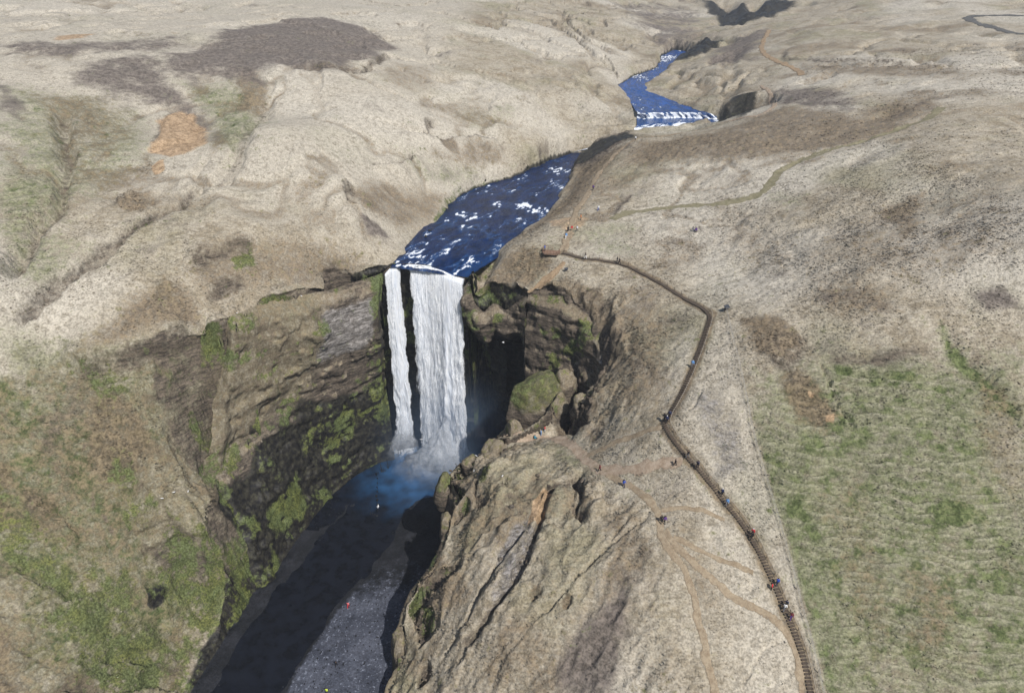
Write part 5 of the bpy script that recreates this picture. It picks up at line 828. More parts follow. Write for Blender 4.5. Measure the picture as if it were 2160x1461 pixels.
def splash(c, rx, ry, h, seed, par, dens=.75):
    nt, npn = 80, 36; th = np.linspace(0, 2 * math.pi, nt); ph = np.linspace(0.02, 1, npn); TH, PH = np.meshgrid(th, ph)
    cx, cy = np.cos(TH), np.sin(TH); r = np.sin(PH * math.pi / 2) ** .8
    nz = 1 + .30 * fbm3(np.stack([cx * 3, cy * 3, PH * 4], -1), 1.0, seed, 4)
    P = np.stack([c[0] + rx * r * cx * nz, c[1] + ry * r * cy * nz, c[2] + h * (1 - PH) ** 1.25 * nz - .1], -1)
    o = mesh_obj('splash', P.reshape(-1, 3), grid_faces(npn, nt), SPL)
    set_attr(o.data, 'flow', (P + seed).reshape(-1, 3), 'FLOAT_VECTOR')
    set_attr(o.data, 'dens', (dens * sstep(1.0, .4, PH) * (1 - .3 * PH)).ravel()); keep(o, par)
for k in range(8):
    f = k / 7; splash((-19.2 - 2.2 * f, 160.0 - 2.0 * f, 0), 4.6 + 9 * f, 3.0 + 6.5 * f, 15 - 11 * f, 700 + k, main_fall, .75 - .6 * f)
for k in range(6):
    f = k / 5; splash((-31.6 - .8 * f, 163.0 - .9 * f, 7.6 - 6 * f), 2.2 + 3.4 * f, 1.8 + 3 * f, 8 - 4 * f, 720 + k, narrow_fall, .7 - .55 * f)

# ---- spray
def mist_mat(name, dens, nscale, col=(.40, .63, 1)):
    m = bpy.data.materials.new(name); m.use_nodes = True; n = m.node_tree.nodes; l = m.node_tree.links
    n.remove(n['Principled BSDF']); pv = n.new('ShaderNodeVolumePrincipled'); pv.inputs['Color'].default_value = (*col, 1)
    pv.inputs['Anisotropy'].default_value = .1
    tc = n.new('ShaderNodeTexCoord'); ln = n.new('ShaderNodeVectorMath'); ln.operation = 'LENGTH'; l.new(tc.outputs['Object'], ln.inputs[0])
    nz = n.new('ShaderNodeTexNoise'); nz.inputs['Scale'].default_value = nscale; nz.inputs['Detail'].default_value = 3; l.new(tc.outputs['Object'], nz.inputs['Vector'])
    mr = n.new('ShaderNodeMapRange'); mr.interpolation_type = 'SMOOTHSTEP'; l.new(ln.outputs['Value'], mr.inputs[0])
    mr.inputs[1].default_value = .98; mr.inputs[2].default_value = .1; mr.inputs[3].default_value = 0; mr.inputs[4].default_value = 1
    nr = n.new('ShaderNodeMapRange'); l.new(nz.outputs['Fac'], nr.inputs[0]); nr.inputs[1].default_value = .36; nr.inputs[2].default_value = .7; nr.inputs[3].default_value = .12; nr.inputs[4].default_value = 1.2
    a = n.new('ShaderNodeMath'); a.operation = 'MULTIPLY'; l.new(mr.outputs[0], a.inputs[0]); l.new(nr.outputs[0], a.inputs[1])
    b = n.new('ShaderNodeMath'); b.operation = 'MULTIPLY'; l.new(a.outputs[0], b.inputs[0]); b.inputs[1].default_value = dens
    l.new(b.outputs[0], pv.inputs['Density']); l.new(pv.outputs[0], n['Material Output'].inputs['Volume']); return m
def mist(loc, scale, dens, nscale, label):
    bm = bmesh.new(); bmesh.ops.create_icosphere(bm, subdivisions=3, radius=1.0)
    o = bm_obj('mist', bm, mist_mat('spray', dens, nscale)); o.location = loc; o.scale = scale; tag(o, label, kind='stuff'); return o
mist((-18, 152, 8), (27, 23, 34), .030, 1.9, 'thin bluish spray drifting over the plunge pool')
# ---- the air of the place
bm = bmesh.new(); bmesh.ops.create_cube(bm, size=1.0)
hz_ = bpy.data.materials.new('haze_air'); hz_.use_nodes = True; n_ = hz_.node_tree.nodes; n_.remove(n_['Principled BSDF'])
pv = n_.new('ShaderNodeVolumePrincipled'); pv.inputs['Color'].default_value = (.88, .92, 1, 1); pv.inputs['Density'].default_value = 0.00022; pv.inputs['Anisotropy'].default_value = .1
hz_.node_tree.links.new(pv.outputs[0], n_['Material Output'].inputs['Volume'])
haze = bm_obj('haze', bm, hz_); haze.location = (0, 840, 138); haze.scale = (2520, 1800, 290); tag(haze, 'thin pale air haze over the moor', kind='stuff')

# ------------------------------------------------------------------ footpaths
def dirt_mat(name, a, b_):
    t = NT(name); p = t.pos(); n = t.noise(p, .9, 6, .7); n2 = t.noise(p, 4, 4, .7)
    c = t.mix(t.ramp(n, .3, .7), a, b_); c = t.mix(t.math('MULTIPLY', t.ramp(n2, .45, .7), .4), c, tuple(x * .5 for x in a))
    ed = t.attr('edge').outputs['Fac']; al = t.ramp(t.math('ADD', ed, t.math('MULTIPLY', t.math('SUBTRACT', t.noise(p, 1.1, 6, .75), .5), 2.2)), .3, .6)
    t.link(al, t.bsdf.inputs['Alpha'])
    t.link(c, t.bsdf.inputs['Base Color']); t.bsdf.inputs['Roughness'].default_value = .95; t.bsdf.inputs['Specular IOR Level'].default_value = .15
    t.bump(n2, .5, .15); return t.m
TINT = dict(dirt=dirt_mat('trodden_earth', (.235, .178, .118), (.37, .30, .21)), pale=dirt_mat('pale_earth', (.27, .20, .14), (.42, .34, .26)),
            olive=dirt_mat('worn_grass', (.17, .155, .09), (.27, .24, .16)), orange=dirt_mat('orange_earth', (.25, .175, .105), (.385, .285, .185)), grey=dirt_mat('gravel_road', (.085, .085, .082), (.14, .135, .125)))
for k, (nm, lb, hw, tint, pl) in enumerate(PATHS):
    yy = np.mean([p[1] for p in pl]); st = .45 if yy < 200 else 1.2
    P = np.array(resample(chaikin(pl, 2), st)); d = np.gradient(P, axis=0); d /= np.linalg.norm(d, axis=1, keepdims=True) + 1e-9
    s = np.arange(len(P)) * st
    P = P + np.stack([-d[:, 1], d[:, 0]], -1) * (.35 * fbm(s / 3, s * 0, 811 + k, 3))[:, None]
    n = np.stack([-d[:, 1], d[:, 0]], -1)
    T = np.array([-1.25, -.95, -.5, 0, .5, .95, 1.25])
    w = hw * (.85 + .6 * vnoise(s / 2.2, s * 0 + k, 815)) 
    wl_ = w * (1 + .45 * (fbm(s / 1.1, s * 0, 821 + k, 3))); wr_ = w * (1 + .45 * (fbm(s / 1.1, s * 0 + 9, 831 + k, 3)))
    W = np.where(T[None, :] < 0, wl_[:, None], wr_[:, None]) * T[None, :]
    XY = P[:, None, :] + n[:, None, :] * W[..., None]
    Z = hgt(XY[..., 0], XY[..., 1]) + np.array([-.15, .06, .075, .06, .075, .06, -.15])[None, :] * (1 + (yy > 200) * 1.5)
    o = mesh_obj(nm, np.dstack([XY, Z]).reshape(-1, 3), grid_faces(len(P), 7), TINT[tint]); set_attr(o.data, 'edge', np.tile([.05, .5, .85, .95, .85, .5, .05], len(P))); tag(o, lb, kind='structure')

# ------------------------------------------------------------------ rocks
def rock(name, loc, semi, rz, seed, label, cat='rock', group=None, top='green', sub=4):
    rnd = random.Random(seed); bm = bmesh.new(); bmesh.ops.create_icosphere(bm, subdivisions=sub, radius=1.0)
    P = np.array([v.co[:] for v in bm.verts]); F_ = [[v.index for v in f.verts] for f in bm.faces]; bm.free()
    sgn = np.sign(P); P = sgn * np.abs(P) ** .8; 
    for _ in range(9):
        n = Vector((rnd.uniform(-1, 1), rnd.uniform(-1, 1), rnd.uniform(-.6, .9))).normalized(); n = np.array(n); dd = rnd.uniform(.72, .92)
        over = np.maximum(P @ n - dd, 0); P = P - over[:, None] * n * .85
    S = P * np.array(semi); Nn = P / (np.linalg.norm(P, axis=1, keepdims=True) + 1e-9)
    m = min(semi); W = S + np.array(loc)
    S = S + Nn * (m * (.30 * fbm3(W, m * .9, seed, 4) - .24 * np.abs(fbm3(W, m * .45, seed + 3, 4)) + .05 * fbm(W[:, 2] / (m * .16), W[:, 0] / m, seed + 5, 3)))[:, None]
    o = mesh_obj(name, S, F_, GROUND); o.location = loc; o.rotation_euler = (0, 0, rz); tag(o, label, cat, group)
    nz = P[:, 2] / (np.abs(P).max(1) + 1e-6); tp = sstep(.35, .75, nz + .25 * fbm3(W, m * .7, seed + 7, 3))
    ch = dict(brown=np.full(len(S), .62), rock=.9 - .9 * tp)
    ch['moss'] = .52 * tp if top == 'green' else .35 * tp
    ch['green'] = (.9 if top == 'green' else .3) * tp
    set_masks(o.data, ch, len(S)); return o
GR = 'rock blocks along the right canyon edge'
rock('rock_block', (5.6, 138.0, 31.0), (7.6, 6.6, 14.6), .3, 11, 'large rock block with bright green grassy top below the alcove', group=GR, sub=5)
rock('rock_block', (-0.4, 135.4, 22.0), (4.2, 4.4, 11.0), .9, 12, 'brown rock shoulder leaning against the grassy topped block', group=GR, top='brown', sub=5)
rock('rock_block', (-4.2, 124.4, 29.6), (3.6, 3.2, 5.4), .2, 13, 'rounded brown rock at the outer end of the viewpoint track', group=GR, top='brown')
rock('rock_block', (-15.0, 118.6, 25.0), (2.2, 3.2, 5.2), -.5, 14, 'small detached rock with a moss cap jutting over the pool', group=GR)
rock('rock_block', (-13.6, 107.2, 24.0), (1.6, 2.6, 4.8), .1, 15, 'slim rock pinnacle standing off the ridge above the gravel bar', group=GR, top='brown')
rock('rock_block', (-22.6, 91.5, 6.5), (2.4, 3.6, 5.2), .2, 16, 'dark rock buttress at the foot of the ridge beside the bar', group=GR, top='brown')
rock('rock_block', (12.5, 141.5, 36.0), (4.0, 3.2, 8.0), .4, 17, 'rock rib inside the shaded alcove behind the grassy block', group=GR, top='brown')
rock('rock_block', (15.6, 128.6, 40.0), (2.6, 2.4, 4.6), .9, 18, 'knobbly brown rock at the upper end of the short ridge', group=GR, top='brown')
rock('rock_block', (-9.5, 122.6, 28.6), (2.0, 1.8, 3.4), .6, 20, 'brown rock lump between viewpoint and moss capped rock', group=GR, top='brown')

rock('rock_block', (11.2, 133.4, 33.5), (3.6, 2.8, 8.6), .7, 22, 'brown rock rib joining the grassy block to the short ridge', group=GR, top='brown')
rock('rock_block', (1.0, 131.4, 27.5), (3.4, 2.6, 8.0), -.4, 23, 'brown rock lump under the grassy block, left of the viewpoint', group=GR, top='brown')
# ------------------------------------------------------------------ stairway
WOOD = flat_mat('weathered_wood', (.08, .061, .046), .85, .35, 3.0)
WOOD2 = flat_mat('dark_wood', (.05, .04, .032), .85, .35, 3.0)
RAILM = flat_mat('pale_rail', (.40, .36, .30), .7, .2, 4.0)
SP = np.array(resample(chaikin(STAIRS, 2), .43)); 
sz_ = hgt(SP[:, 0], SP[:, 1]); zz = sz_.copy()
for _ in range(30): zz[1:-1] = (zz[:-2] + 2 * zz[1:-1] + zz[2:]) / 4
zz = np.maximum(zz, box_blur(sz_[None, :].repeat(3, 0), 1, 1)[1]) + .10
sdv = np.gradient(SP, axis=0); sdv /= np.linalg.norm(sdv, axis=1, keepdims=True)
stairs = empty('stairway', (float(SP[-1, 0]), float(SP[-1, 1]), float(zz[-1])))
tag(stairs, 'long brown wooden stairway climbing the hillside to the platform', 'stairs')
bpy.context.view_layer.update()
sbase = Vector(stairs.location)
def tread_mesh():
    bm = bmesh.new(); box_bm(bm, (0, 0, 0), (.33, .95, .05)); box_bm(bm, (.15, 0, -.10), (.03, .92, .10))
    me = bpy.data.meshes.new('tread'); bm.to_mesh(me); bm.free(); me.materials.append(WOOD); return me
TM = tread_mesh()
order = np.argsort(np.abs(SP[:, 1] - 60))
indiv = set(order[:298].tolist()); restb = bmesh.new(); nrest = 0
for i in range(len(SP)):
    ang = math.atan2(sdv[i, 1], sdv[i, 0]); c = Vector((SP[i, 0], SP[i, 1], zz[i]))
    if i in indiv:
        o = bpy.data.objects.new('tread', TM); COL.objects.link(o); o.parent = stairs
        o.location = c - sbase; o.rotation_euler = (random.uniform(-.015, .015), 0, ang)
    else:
        box_bm(restb, c - sbase, (.33, .95, .05), Matrix.Rotation(ang, 4, 'Z')); nrest += 1
if nrest: tag(bm_obj('upper_treads', restb, WOOD, stairs), kind='stuff')
else: restb.free()
nrm = np.stack([-sdv[:, 1], sdv[:, 0]], -1)
def side_line(offs, dz, step=1):
    return [Vector((SP[i, 0] + nrm[i, 0] * offs, SP[i, 1] + nrm[i, 1] * offs, zz[i] + dz)) - sbase for i in range(0, len(SP), step)]
# railing on the hill side (east), posts and two rails
east = -1.0 if nrm[0, 0] > 0 else 1.0
rl = []
for i in range(len(SP)):
    o_ = 1.0 if nrm[i, 0] > 0 else -1.0
    rl.append((SP[i, 0] + nrm[i, 0] * .58 * o_, SP[i, 1] + nrm[i, 1] * .58 * o_))
rl = smooth1(np.array(rl), 12); rz_ = np.maximum(hgt(rl[:, 0], rl[:, 1]), zz - .1)
pb = bmesh.new(); box_bm(pb, (0, 0, .42), (.06, .06, 1.0)); pm = bpy.data.meshes.new('rail_post'); pb.to_mesh(pm); pb.free(); pm.materials.append(WOOD2)
for i in range(0, len(SP), 6):
    o = bpy.data.objects.new('rail_post', pm); COL.objects.link(o); o.parent = stairs; o.location = Vector((rl[i, 0], rl[i, 1], rz_[i])) - sbase; o.rotation_euler = (0, 0, math.atan2(sdv[i, 1], sdv[i, 0]))
for h in (.9,):
    v, f = tube_mesh([Vector((rl[i, 0], rl[i, 1], rz_[i] + h)) - sbase for i in range(0, len(SP), 5)], .03, 5); mesh_obj('handrail', v, f, RAILM, stairs, False)

# ------------------------------------------------------------------ viewing platform above the fall
pc = (10.2, 167.4); dz = float(max(hgt(pc[0] + 2.2, pc[1]), hgt(pc[0], pc[1] + 1.4), hgt(pc[0] + 1, pc[1]))) + .18
plat = empty('viewing_platform', (pc[0], pc[1], dz), R(-12)); tag(plat, 'small railed wooden viewing platform on the rock above the fall', 'platform')
DECK = flat_mat('deck_wood', (.24, .155, .105), .8, .25, 2.5)
planks = bmesh.new(); box_bm(planks, (0, 0, 0), (4.7, .205, .05)); pk = bpy.data.meshes.new('plank'); planks.to_mesh(pk); planks.free(); pk.materials.append(DECK)
for k in range(15):
    y = -1.6 + k * .225
    o = bpy.data.objects.new('plank', pk); COL.objects.link(o); o.parent = plat; o.location = (0, y, 0); o.scale.x = 1 - .32 * max(0, -y - .2) / 1.4
for x in (-2.0, 0, 2.0):
    bm = bmesh.new(); box_bm(bm, (x * .93, 0, -.11), (.12, 3.1, .16)); bm_obj('joist', bm, WOOD2, plat)
edge = [(-2.3, 1.5), (-2.3, .7), (-2.28, -.2), (-2.0, -.9), (-1.55, -1.62), (-.8, -1.65), (0, -1.65), (.8, -1.65), (1.55, -1.62), (2.0, -.9), (2.28, -.2)]
RUST = flat_mat('rusty_rail', (.17, .095, .065), .7, .3, 5.0)
for (x, y) in edge:
    bm = bmesh.new(); box_bm(bm, (x, y, .5), (.08, .08, 1.15)); bm_obj('rail_post', bm, RUST, plat)
for h in (1.08, .72, .36):
    v, f = tube_mesh([(x, y, h) for x, y in edge], .045 if h > 1 else .03, 6); mesh_obj('handrail', v, f, RUST, plat, False)
bk = [(-2.3, 1.5), (-1.1, 1.62), (.2, 1.62)]
for h in (1.08, .6):
    v, f = tube_mesh([(x, y, h) for x, y in bk], .045, 6); mesh_obj('handrail', v, f, RUST, plat, False)
for (x, y) in bk[1:]:
    bm = bmesh.new(); box_bm(bm, (x, y, .5), (.08, .08, 1.15)); bm_obj('rail_post', bm, RUST, plat)
for (x, y) in ((-2.0, -1.2), (1.5, -1.4), (-2.1, 1.2)):
    wx = pc[0] + x * math.cos(R(-12)) - y * math.sin(R(-12)); wy = pc[1] + x * math.sin(R(-12)) + y * math.cos(R(-12))
    dep = max(.4, dz - float(hgt(wx, wy)) + .5); bm = bmesh.new(); box_bm(bm, (x, y, -dep / 2 - .1), (.16, .16, dep)); bm_obj('support_post', bm, WOOD2, plat)

# ------------------------------------------------------------------ notice boards
DARK = flat_mat('dark_board', (.035, .04, .05), .5, .3, 3.0)
def board(xy, label, s=1.0):
    e = empty('notice_board', (xy[0], xy[1], float(hgt(*xy))), R(25)); tag(e, label, 'sign', 'dark notice boards'); e.scale = (s, s, s)
    for x in (-.38, .38):
        bm = bmesh.new(); box_bm(bm, (x, 0, .35), (.09, .09, .95)); bm_obj('post', bm, WOOD2, e)
    bm = bmesh.new(); box_bm(bm, (0, -.02, .92), (1.1, .75, .06), Matrix.Rotation(R(35), 4, 'X')); bm_obj('panel', bm, DARK, e)
    bm = bmesh.new(); box_bm(bm, (0, .05, .50), (.98, .06, .62)); bm_obj('back_board', bm, DARK, e)
board(SPOTS['sign'], 'dark slanted notice board beside the upper bend of the stairway', 1.15)
board(SPOTS['sign2'], 'smaller dark notice board at the top of the slope below the platform', .85)

# ------------------------------------------------------------------ wire fence
FP = np.array(resample(FENCE, 3.4)); fz = hgt(FP[:, 0], FP[:, 1])
fence = empty('wire_fence', (float(FP[0, 0]), float(FP[0, 1]), float(fz[0]))); tag(fence, 'thin wire fence running down between straw strip and green slope', 'fence')
fb = Vector(fence.location); bm = bmesh.new(); bmesh.ops.create_cone(bm, cap_ends=True, segments=6, radius1=.05, radius2=.04, depth=1.5)
fpm = bpy.data.meshes.new('fence_post'); bm.to_mesh(fpm); bm.free(); fpm.materials.append(RAILM)
for i in range(len(FP)):
    o = bpy.data.objects.new('fence_post', fpm); COL.objects.link(o); o.parent = fence; o.location = Vector((FP[i, 0], FP[i, 1], fz[i] + .5)) - fb; o.rotation_euler = (random.uniform(-.06, .06), random.uniform(-.06, .06), 0)
WIRE = flat_mat('wire', (.42, .42, .41), .5, .1)
for h in (1.1, .75, .4):
    v, f = tube_mesh([Vector((FP[i, 0], FP[i, 1], fz[i] + h)) - fb for i in range(len(FP))], .014, 4); mesh_obj('wire', v, f, WIRE, fence, False)

# ------------------------------------------------------------------ people
SKIN = flat_mat('skin', (.46, .27, .19), .6, .1)
def figure(pose):
    """skeleton -> one continuous skinned body; clothes are shells lifted off the same surface"""
    st = pose == 'walk'; sit = pose == 'sit'; dz_ = -.5 if sit else 0
    J = {'pelvis': ((0, 0, .95), .13), 'belly': ((0, .01, 1.08), .125), 'chest': ((0, .01, 1.28), .15), 'neck': ((0, .01, 1.47), .058), 'chin': ((0, .035, 1.55), .075), 'head': ((0, .03, 1.64), .095), 'crown': ((0, .02, 1.71), .07)}
    E = [('pelvis', 'belly'), ('belly', 'chest'), ('chest', 'neck'), ('neck', 'chin'), ('chin', 'head'), ('head', 'crown')]
    for s, sx in (('l', -1), ('r', 1)):
        sw = sx * (.22 if st else .0)
        J['sh' + s] = ((sx * .185, 0, 1.40), .07); J['el' + s] = ((sx * .25, -.03 - sw * .5, 1.13), .052); J['wr' + s] = ((sx * .24, .10 - sw * .8, .93), .038); J['ha' + s] = ((sx * .235, .15 - sw * .9, .85), .036); J['fi' + s] = ((sx * .225, .18 - sw * .9, .78), .022); J['th' + s] = ((sx * .20, .18 - sw * .9, .86), .016)
        E += [('chest', 'sh' + s), ('sh' + s, 'el' + s), ('el' + s, 'wr' + s), ('wr' + s, 'ha' + s), ('ha' + s, 'fi' + s), ('ha' + s, 'th' + s)]
        if sit: L_ = [(sx * .10, 0, .92), (sx * .15, .40, .98), (sx * .14, .55, .56), (sx * .14, .70, .52)]
        else: L_ = [(sx * .095, 0, .90), (sx * .11, .04 + sw * .7, .50), (sx * .11, -.03 + sw * 1.3, .09), (sx * .12, .12 + sw * 1.3, .045)]
        for nm, q, r in zip(('hp', 'kn', 'an', 'to'), L_, (.105, .072, .05, .048)): J[nm + s] = (q, r)
        E += [('pelvis', 'hp' + s), ('hp' + s, 'kn' + s), ('kn' + s, 'an' + s), ('an' + s, 'to' + s)]
    nm = list(J); ix = {k: i for i, k in enumerate(nm)}
    me = bpy.data.meshes.new('skel'); me.from_pydata([(J[k][0][0], J[k][0][1], J[k][0][2] + dz_) for k in nm], [(ix[a], ix[b_]) for a, b_ in E], [])
    ob = bpy.data.objects.new('skel', me); COL.objects.link(ob); sk = ob.modifiers.new('skin', 'SKIN'); sk.use_smooth_shade = True
    for i, k in enumerate(nm):
        d = me.skin_vertices[0].data[i]; r = J[k][1]; d.radius = (r, r * (.8 if k in ('chest', 'belly', 'pelvis') else 1)); d.use_root = k == 'pelvis'
    sub_ = ob.modifiers.new('sub', 'SUBSURF'); sub_.levels = 1; sub_.render_levels = 1
    dg = bpy.context.evaluated_depsgraph_get(); ev = ob.evaluated_get(dg); full = bpy.data.meshes.new_from_object(ev); full.name = 'person'
    n = len(full.vertices); co = np.empty(n * 3); full.vertices.foreach_get('co', co); co = co.reshape(-1, 3); no = np.empty(n * 3); full.vertices.foreach_get('normal', no); no = no.reshape(-1, 3)
    fc = [list(p.vertices) for p in full.polygons]; cen = np.array([co[f].mean(0) for f in fc]); z = cen[:, 2] - dz_
    hipy = .02
    def shell(name, sel, lift):
        fs = [fc[i] for i in np.nonzero(sel)[0]]; us = sorted({v for f in fs for v in f}); mp = {v: i for i, v in enumerate(us)}
        m = bpy.data.meshes.new(name); m.from_pydata([tuple(co[v] + no[v] * lift) for v in us], [], [[mp[v] for v in f] for f in fs]); m.polygons.foreach_set('use_smooth', [True] * len(m.polygons)); return m
    handz = (np.abs(cen[:, 0]) > .19) & (z < .91)
    if sit: legs = (z < 1.0) & ((cen[:, 1] > .1) | (z < .93)) & ~(np.abs(cen[:, 0]) > .2)
    else: legs = (z < .97) & (z > .10) & ~(np.abs(cen[:, 0]) > .19)
    jac = (z > .90) & (z < 1.47) & ~handz & ~legs
    feet = (z <= .10) if not sit else (cen[:, 1] > .6)
    hair = (z > 1.60) | ((z > 1.52) & (cen[:, 1] < -.01))
    out = (full, shell('jacket', jac, .025), shell('trousers', legs, .015), shell('boots', feet, .015), shell('hair', hair, .018))
    bpy.data.objects.remove(ob); return out
POSES = {k: figure(k) for k in ('stand', 'walk', 'sit')}
def pack_mesh():
    bm = bmesh.new(); box_bm(bm, (0, 0, 0), (.30, .18, .46)); bmesh.ops.bevel(bm, geom=bm.edges[:], offset=.05, segments=2, affect='EDGES'); me = bpy.data.meshes.new('backpack'); bm.to_mesh(me); bm.free(); return me
PACK = pack_mesh()
CM = {}
def cmat(c):
    if c not in CM: CM[c] = flat_mat('cloth_%d' % len(CM), c, .85, .15, 9.0)
    return CM[c]
NAVY, BLUE, LBLUE, RED, BLACK, WHITE, GREY, PURP, ORNG, PINK, HIVIS, KHAKI, MAROON, TEAL = (.02, .03, .08), (.03, .08, .38), (.14, .32, .62), (.55, .03, .04), (.015, .015, .018), (.75, .75, .75), (.16, .16, .17), (.10, .04, .22), (.70, .22, .05), (.65, .16, .17), (.55, .68, .06), (.30, .26, .18), (.16, .03, .035), (.03, .22, .32)
WHO = [ # pose, facing deg, jacket, trousers, hat/hair, pack, label
 ('walk', 200, WHITE, BLUE, BLACK, None, 'person in white and blue walking on the grass east of the river path'),
 ('stand', 90, ORNG, BLACK, BLACK, None, 'person in bright orange on the bare earth spot by the crest path'),
 ('stand', 150, BLACK, BLACK, BLACK, None, 'person in black, leftmost of the three above the platform path'),
 ('stand', 180, RED, KHAKI, BLACK, None, 'person in red, middle of the three above the platform path'),
 ('walk', 210, WHITE, BLACK, BLACK, None, 'person in white, rightmost of the three above the platform path'),
 ('walk', 180, LBLUE, WHITE, GREY, None, 'person in light blue on the narrow path just above the platform'),
 ('stand', 110, BLUE, NAVY, BLACK, None, 'person in blue standing at the railing of the viewing platform'),
 ('walk', 80, BLACK, WHITE, BLACK, None, 'person in black top and white trousers on the top stair run'),
 ('walk', 100, BLACK, GREY, BLACK, None, 'left one of the two dark walkers on the top stair run'),
 ('walk', 100, BLACK, BLACK, KHAKI, None, 'right one of the two dark walkers on the top stair run'),
 ('sit', 150, GREY, NAVY, BLACK, None, 'person in grey sitting on the open plateau grass'),
 ('sit', 200, PURP, BLACK, BLACK, None, 'person in purple sitting next to the grey one on the plateau'),
 ('walk', 190, PURP, BLACK, BLACK, None, 'person in purple on the crest path above the river'),
 ('walk', 190, WHITE, BLACK, BLACK, None, 'person in white on the ridge below the small cascade'),
 ('walk', 170, GREY, BLACK, BLACK, None, 'far person in grey on the path round the dark hollow'),
 ('stand', 90, LBLUE, LBLUE, BLACK, None, 'person in light blue standing on the viewpoint track'),
 ('stand', 100, RED, WHITE, BLACK, None, 'person in red and white at the viewpoint by the rocks'),
 ('sit', 110, TEAL, BLACK, BLACK, None, 'person in teal sitting low at the viewpoint'),
 ('walk', 240, MAROON, BLACK, BLACK, None, 'person in dark red at the fork of the dirt tracks'),
 ('walk', 130, BLUE, NAVY, BLACK, BLACK, 'person in blue with backpack below the fork on the ridge path'),
 ('walk', 160, PURP, BLACK, BLACK, BLACK, 'person in purple on the widening ridge path'),
 ('walk', 160, BLACK, BLACK, BLACK, None, 'person in black walking beside the purple one on the ridge path'),
 ('walk', 250, BLACK, BLACK, BLACK, None, 'left dark walker on the track just before the stairway'),
 ('walk', 250, BLACK, GREY, BLACK, None, 'right dark walker on the track just before the stairway'),
 ('walk', 180, NAVY, BLACK, WHITE, None, 'person with white cap, lowest of the group at the stair bend'),
 ('walk', 180, BLACK, BLACK, BLACK, BLACK, 'dark walker in the middle of the group at the stair bend'),
 ('walk', 190, NAVY, BLACK, BLACK, None, 'dark walker highest of the group at the stair bend'),
 ('walk', 30, NAVY, BLACK, BLACK, BLACK, 'person in navy with backpack on the stairs below the bend'),
 ('walk', 20, NAVY, BLACK, WHITE, NAVY, 'person in navy with white hat on the middle stairs'),
 ('walk', 200, LBLUE, GREY, GREY, None, 'person in pale blue on the middle stairs below the white hat'),
 ('walk', 20, RED, BLACK, WHITE, MAROON, 'person in red with white hat at the grassy stair landing'),
 ('walk', 20, BLACK, BLACK, BLACK, None, 'person in black close behind the red one with white hat'),
 ('walk', 20, BLUE, NAVY, BLACK, BLUE, 'person in bright blue on the lower stairs'),
 ('stand', 120, RED, BLACK, BLACK, None, 'person in red just left of the lower stairs'),
 ('walk', 20, NAVY, BLACK, BLACK, BLACK, 'person in navy in front of the white one on the lower stairs'),
 ('walk', 20, WHITE, GREY, BLACK, None, 'person in white on the lower stairs'),
 ('walk', 200, MAROON, PURP, BLACK, None, 'person in maroon, lowest on the stairs'),
 ('walk', 190, LBLUE, GREY, KHAKI, None, 'lone walker in pale clothes on the steep upper stairs'),
 ('walk', 0, PINK, RED, BLACK, None, 'person in pink red on the upper gravel bar'),
 ('walk', 0, BLACK, BLACK, BLACK, None, 'person in black on the lower gravel bar'),
 ('walk', 0, HIVIS, BLACK, BLACK, None, 'person in yellow green at the bottom of the gravel bar'),
]
def on_stairs(x, y):
    d = np.hypot(SP[:, 0] - x, SP[:, 1] - y); k = int(np.argmin(d)); return (float(d[k]), k)
for i, ((x, y), (pose, face, cj, ct, chh, pk_, lab)) in enumerate(zip(PEOPLE_XY, WHO)):
    d, k = on_stairs(x, y); z = float(hgt(x, y))
    if d < 1.6 and i not in (33,):
        x, y = float(SP[k, 0] + nrm[k, 0] * .25 * (-1) ** i), float(SP[k, 1] + nrm[k, 1] * .25 * (-1) ** i); z = float(zz[k]) + .03
    if i == 6:
        v_ = Matrix.Rotation(R(-12), 4, 'Z') @ Vector((-1.8, .6, 0)); x, y, z = pc[0] + v_.x, pc[1] + v_.y, dz + .025
    ms = POSES[pose]; sc = random.uniform(.97, 1.06)
    b0 = bpy.data.objects.new('person', ms[0]); COL.objects.link(b0)
    if not ms[0].materials: ms[0].materials.append(SKIN)
    b0.location = (x, y, z); b0.rotation_euler = (0, 0, R(-face)); b0.scale = (sc, sc, sc)
    tag(b0, lab, 'person', 'walkers around the waterfall')
    for nm, me, col in (('jacket', ms[1], cj), ('trousers', ms[2], ct), ('boots', ms[3], (.03, .025, .02)), ('hat' if chh in (WHITE, KHAKI, GREY) else 'hair', ms[4], chh)):
        o = bpy.data.objects.new(nm, me); COL.objects.link(o); o.parent = b0
        if not me.materials: me.materials.append(None)
        o.material_slots[0].link = 'OBJECT'; o.material_slots[0].material = cmat(col)
        if nm == 'hat': o.scale = (1.0, 1.0, 1.0)
    if pk_:
        o = bpy.data.objects.new('backpack', PACK); COL.objects.link(o); o.parent = b0; o.location = (0, -.22, 1.25)
        if not PACK.materials: PACK.materials.append(None)
        o.material_slots[0].link = 'OBJECT'; o.material_slots[0].material = cmat(pk_)

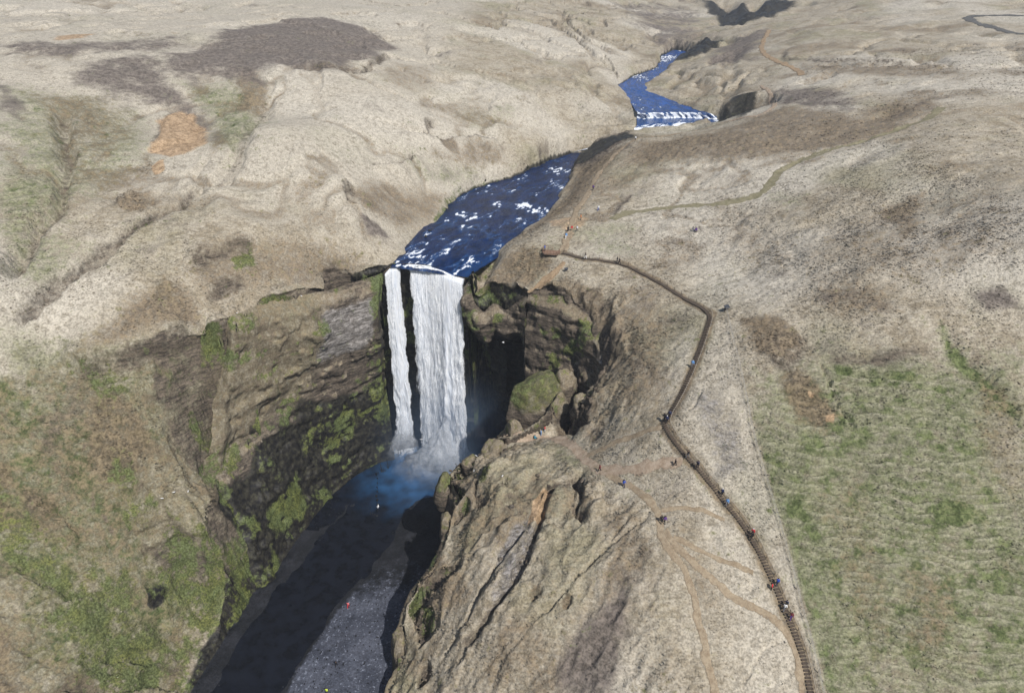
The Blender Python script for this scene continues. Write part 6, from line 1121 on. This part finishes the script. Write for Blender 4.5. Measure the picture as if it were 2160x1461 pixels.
# ------------------------------------------------------------------ white sea birds
BIRD = flat_mat('white_plumage', (.8, .8, .8), .7, .05)
def bird_mesh(fly):
    bm = bmesh.new(); r = bmesh.ops.create_uvsphere(bm, u_segments=8, v_segments=6, radius=1.0)
    bmesh.ops.transform(bm, matrix=Matrix.Diagonal((.09, .24, .09, 1)), verts=r['verts'])
    r = bmesh.ops.create_uvsphere(bm, u_segments=6, v_segments=5, radius=.06); bmesh.ops.translate(bm, vec=(0, .25, .05), verts=r['verts'])
    for s in (-1, 1):
        q = [(s * .05, .10, .03), (s * .05, -.08, .03), (s * (.32 if fly else .08), -.02, .13 if fly else .05), (s * (.32 if fly else .10), .14 if fly else -.2, .13 if fly else .04), (s * (.62 if fly else .09), -.02 if fly else -.3, .08 if fly else .03)]
        vv = [bm.verts.new(p) for p in q]; bm.faces.new((vv[0], vv[1], vv[2], vv[3])); bm.faces.new((vv[3], vv[2], vv[4]))
    vv = [bm.verts.new(p) for p in ((-.03, -.2, .02), (.03, -.2, .02), (.07, -.38, .02), (-.07, -.38, .02))]; bm.faces.new(vv)
    me = bpy.data.meshes.new('bird'); bm.to_mesh(me); bm.free(); me.materials.append(BIRD); return me
BF, BS = bird_mesh(True), bird_mesh(False)
for k, (p, lab) in enumerate((((-2.2, 150.0, 46.0), 'white bird gliding in front of the dark alcove'), ((-24.6, 150.0, 16.0), 'white bird flying over the pool left of the splash'), ((-33, 128, 12), 'white bird low over the dark lower river'))):
    o = bpy.data.objects.new('bird', BF); COL.objects.link(o); o.location = p; o.rotation_euler = (.1, .2, 1.0 + k * 1.9); tag(o, lab, 'bird', 'flying white birds')
BL = ['top of the ridge rock facing the pool', 'moss capped rock jutting over the pool', 'ridge hump below the viewpoint track', 'rim just left of the viewpoint rocks',
      'mossy ledge low on the left slope', 'same mossy ledge, right of its neighbour', 'left slope just below the mossy ledge', 'moss streak under the left rim', 'rim edge beside the grey rock band', 'green shelf in the middle of the left slope', 'outcrop at the head of the left moss streak', 'rock nose right of the main fall']
for k, (x, y) in enumerate(BIRDS):
    o = bpy.data.objects.new('bird', BS); COL.objects.link(o); o.location = (x, y, float(hgt(x, y)) + .12); o.rotation_euler = (0, 0, k * 1.3)
    tag(o, 'tiny white bird resting on the ' + BL[k], 'bird', 'resting white birds')
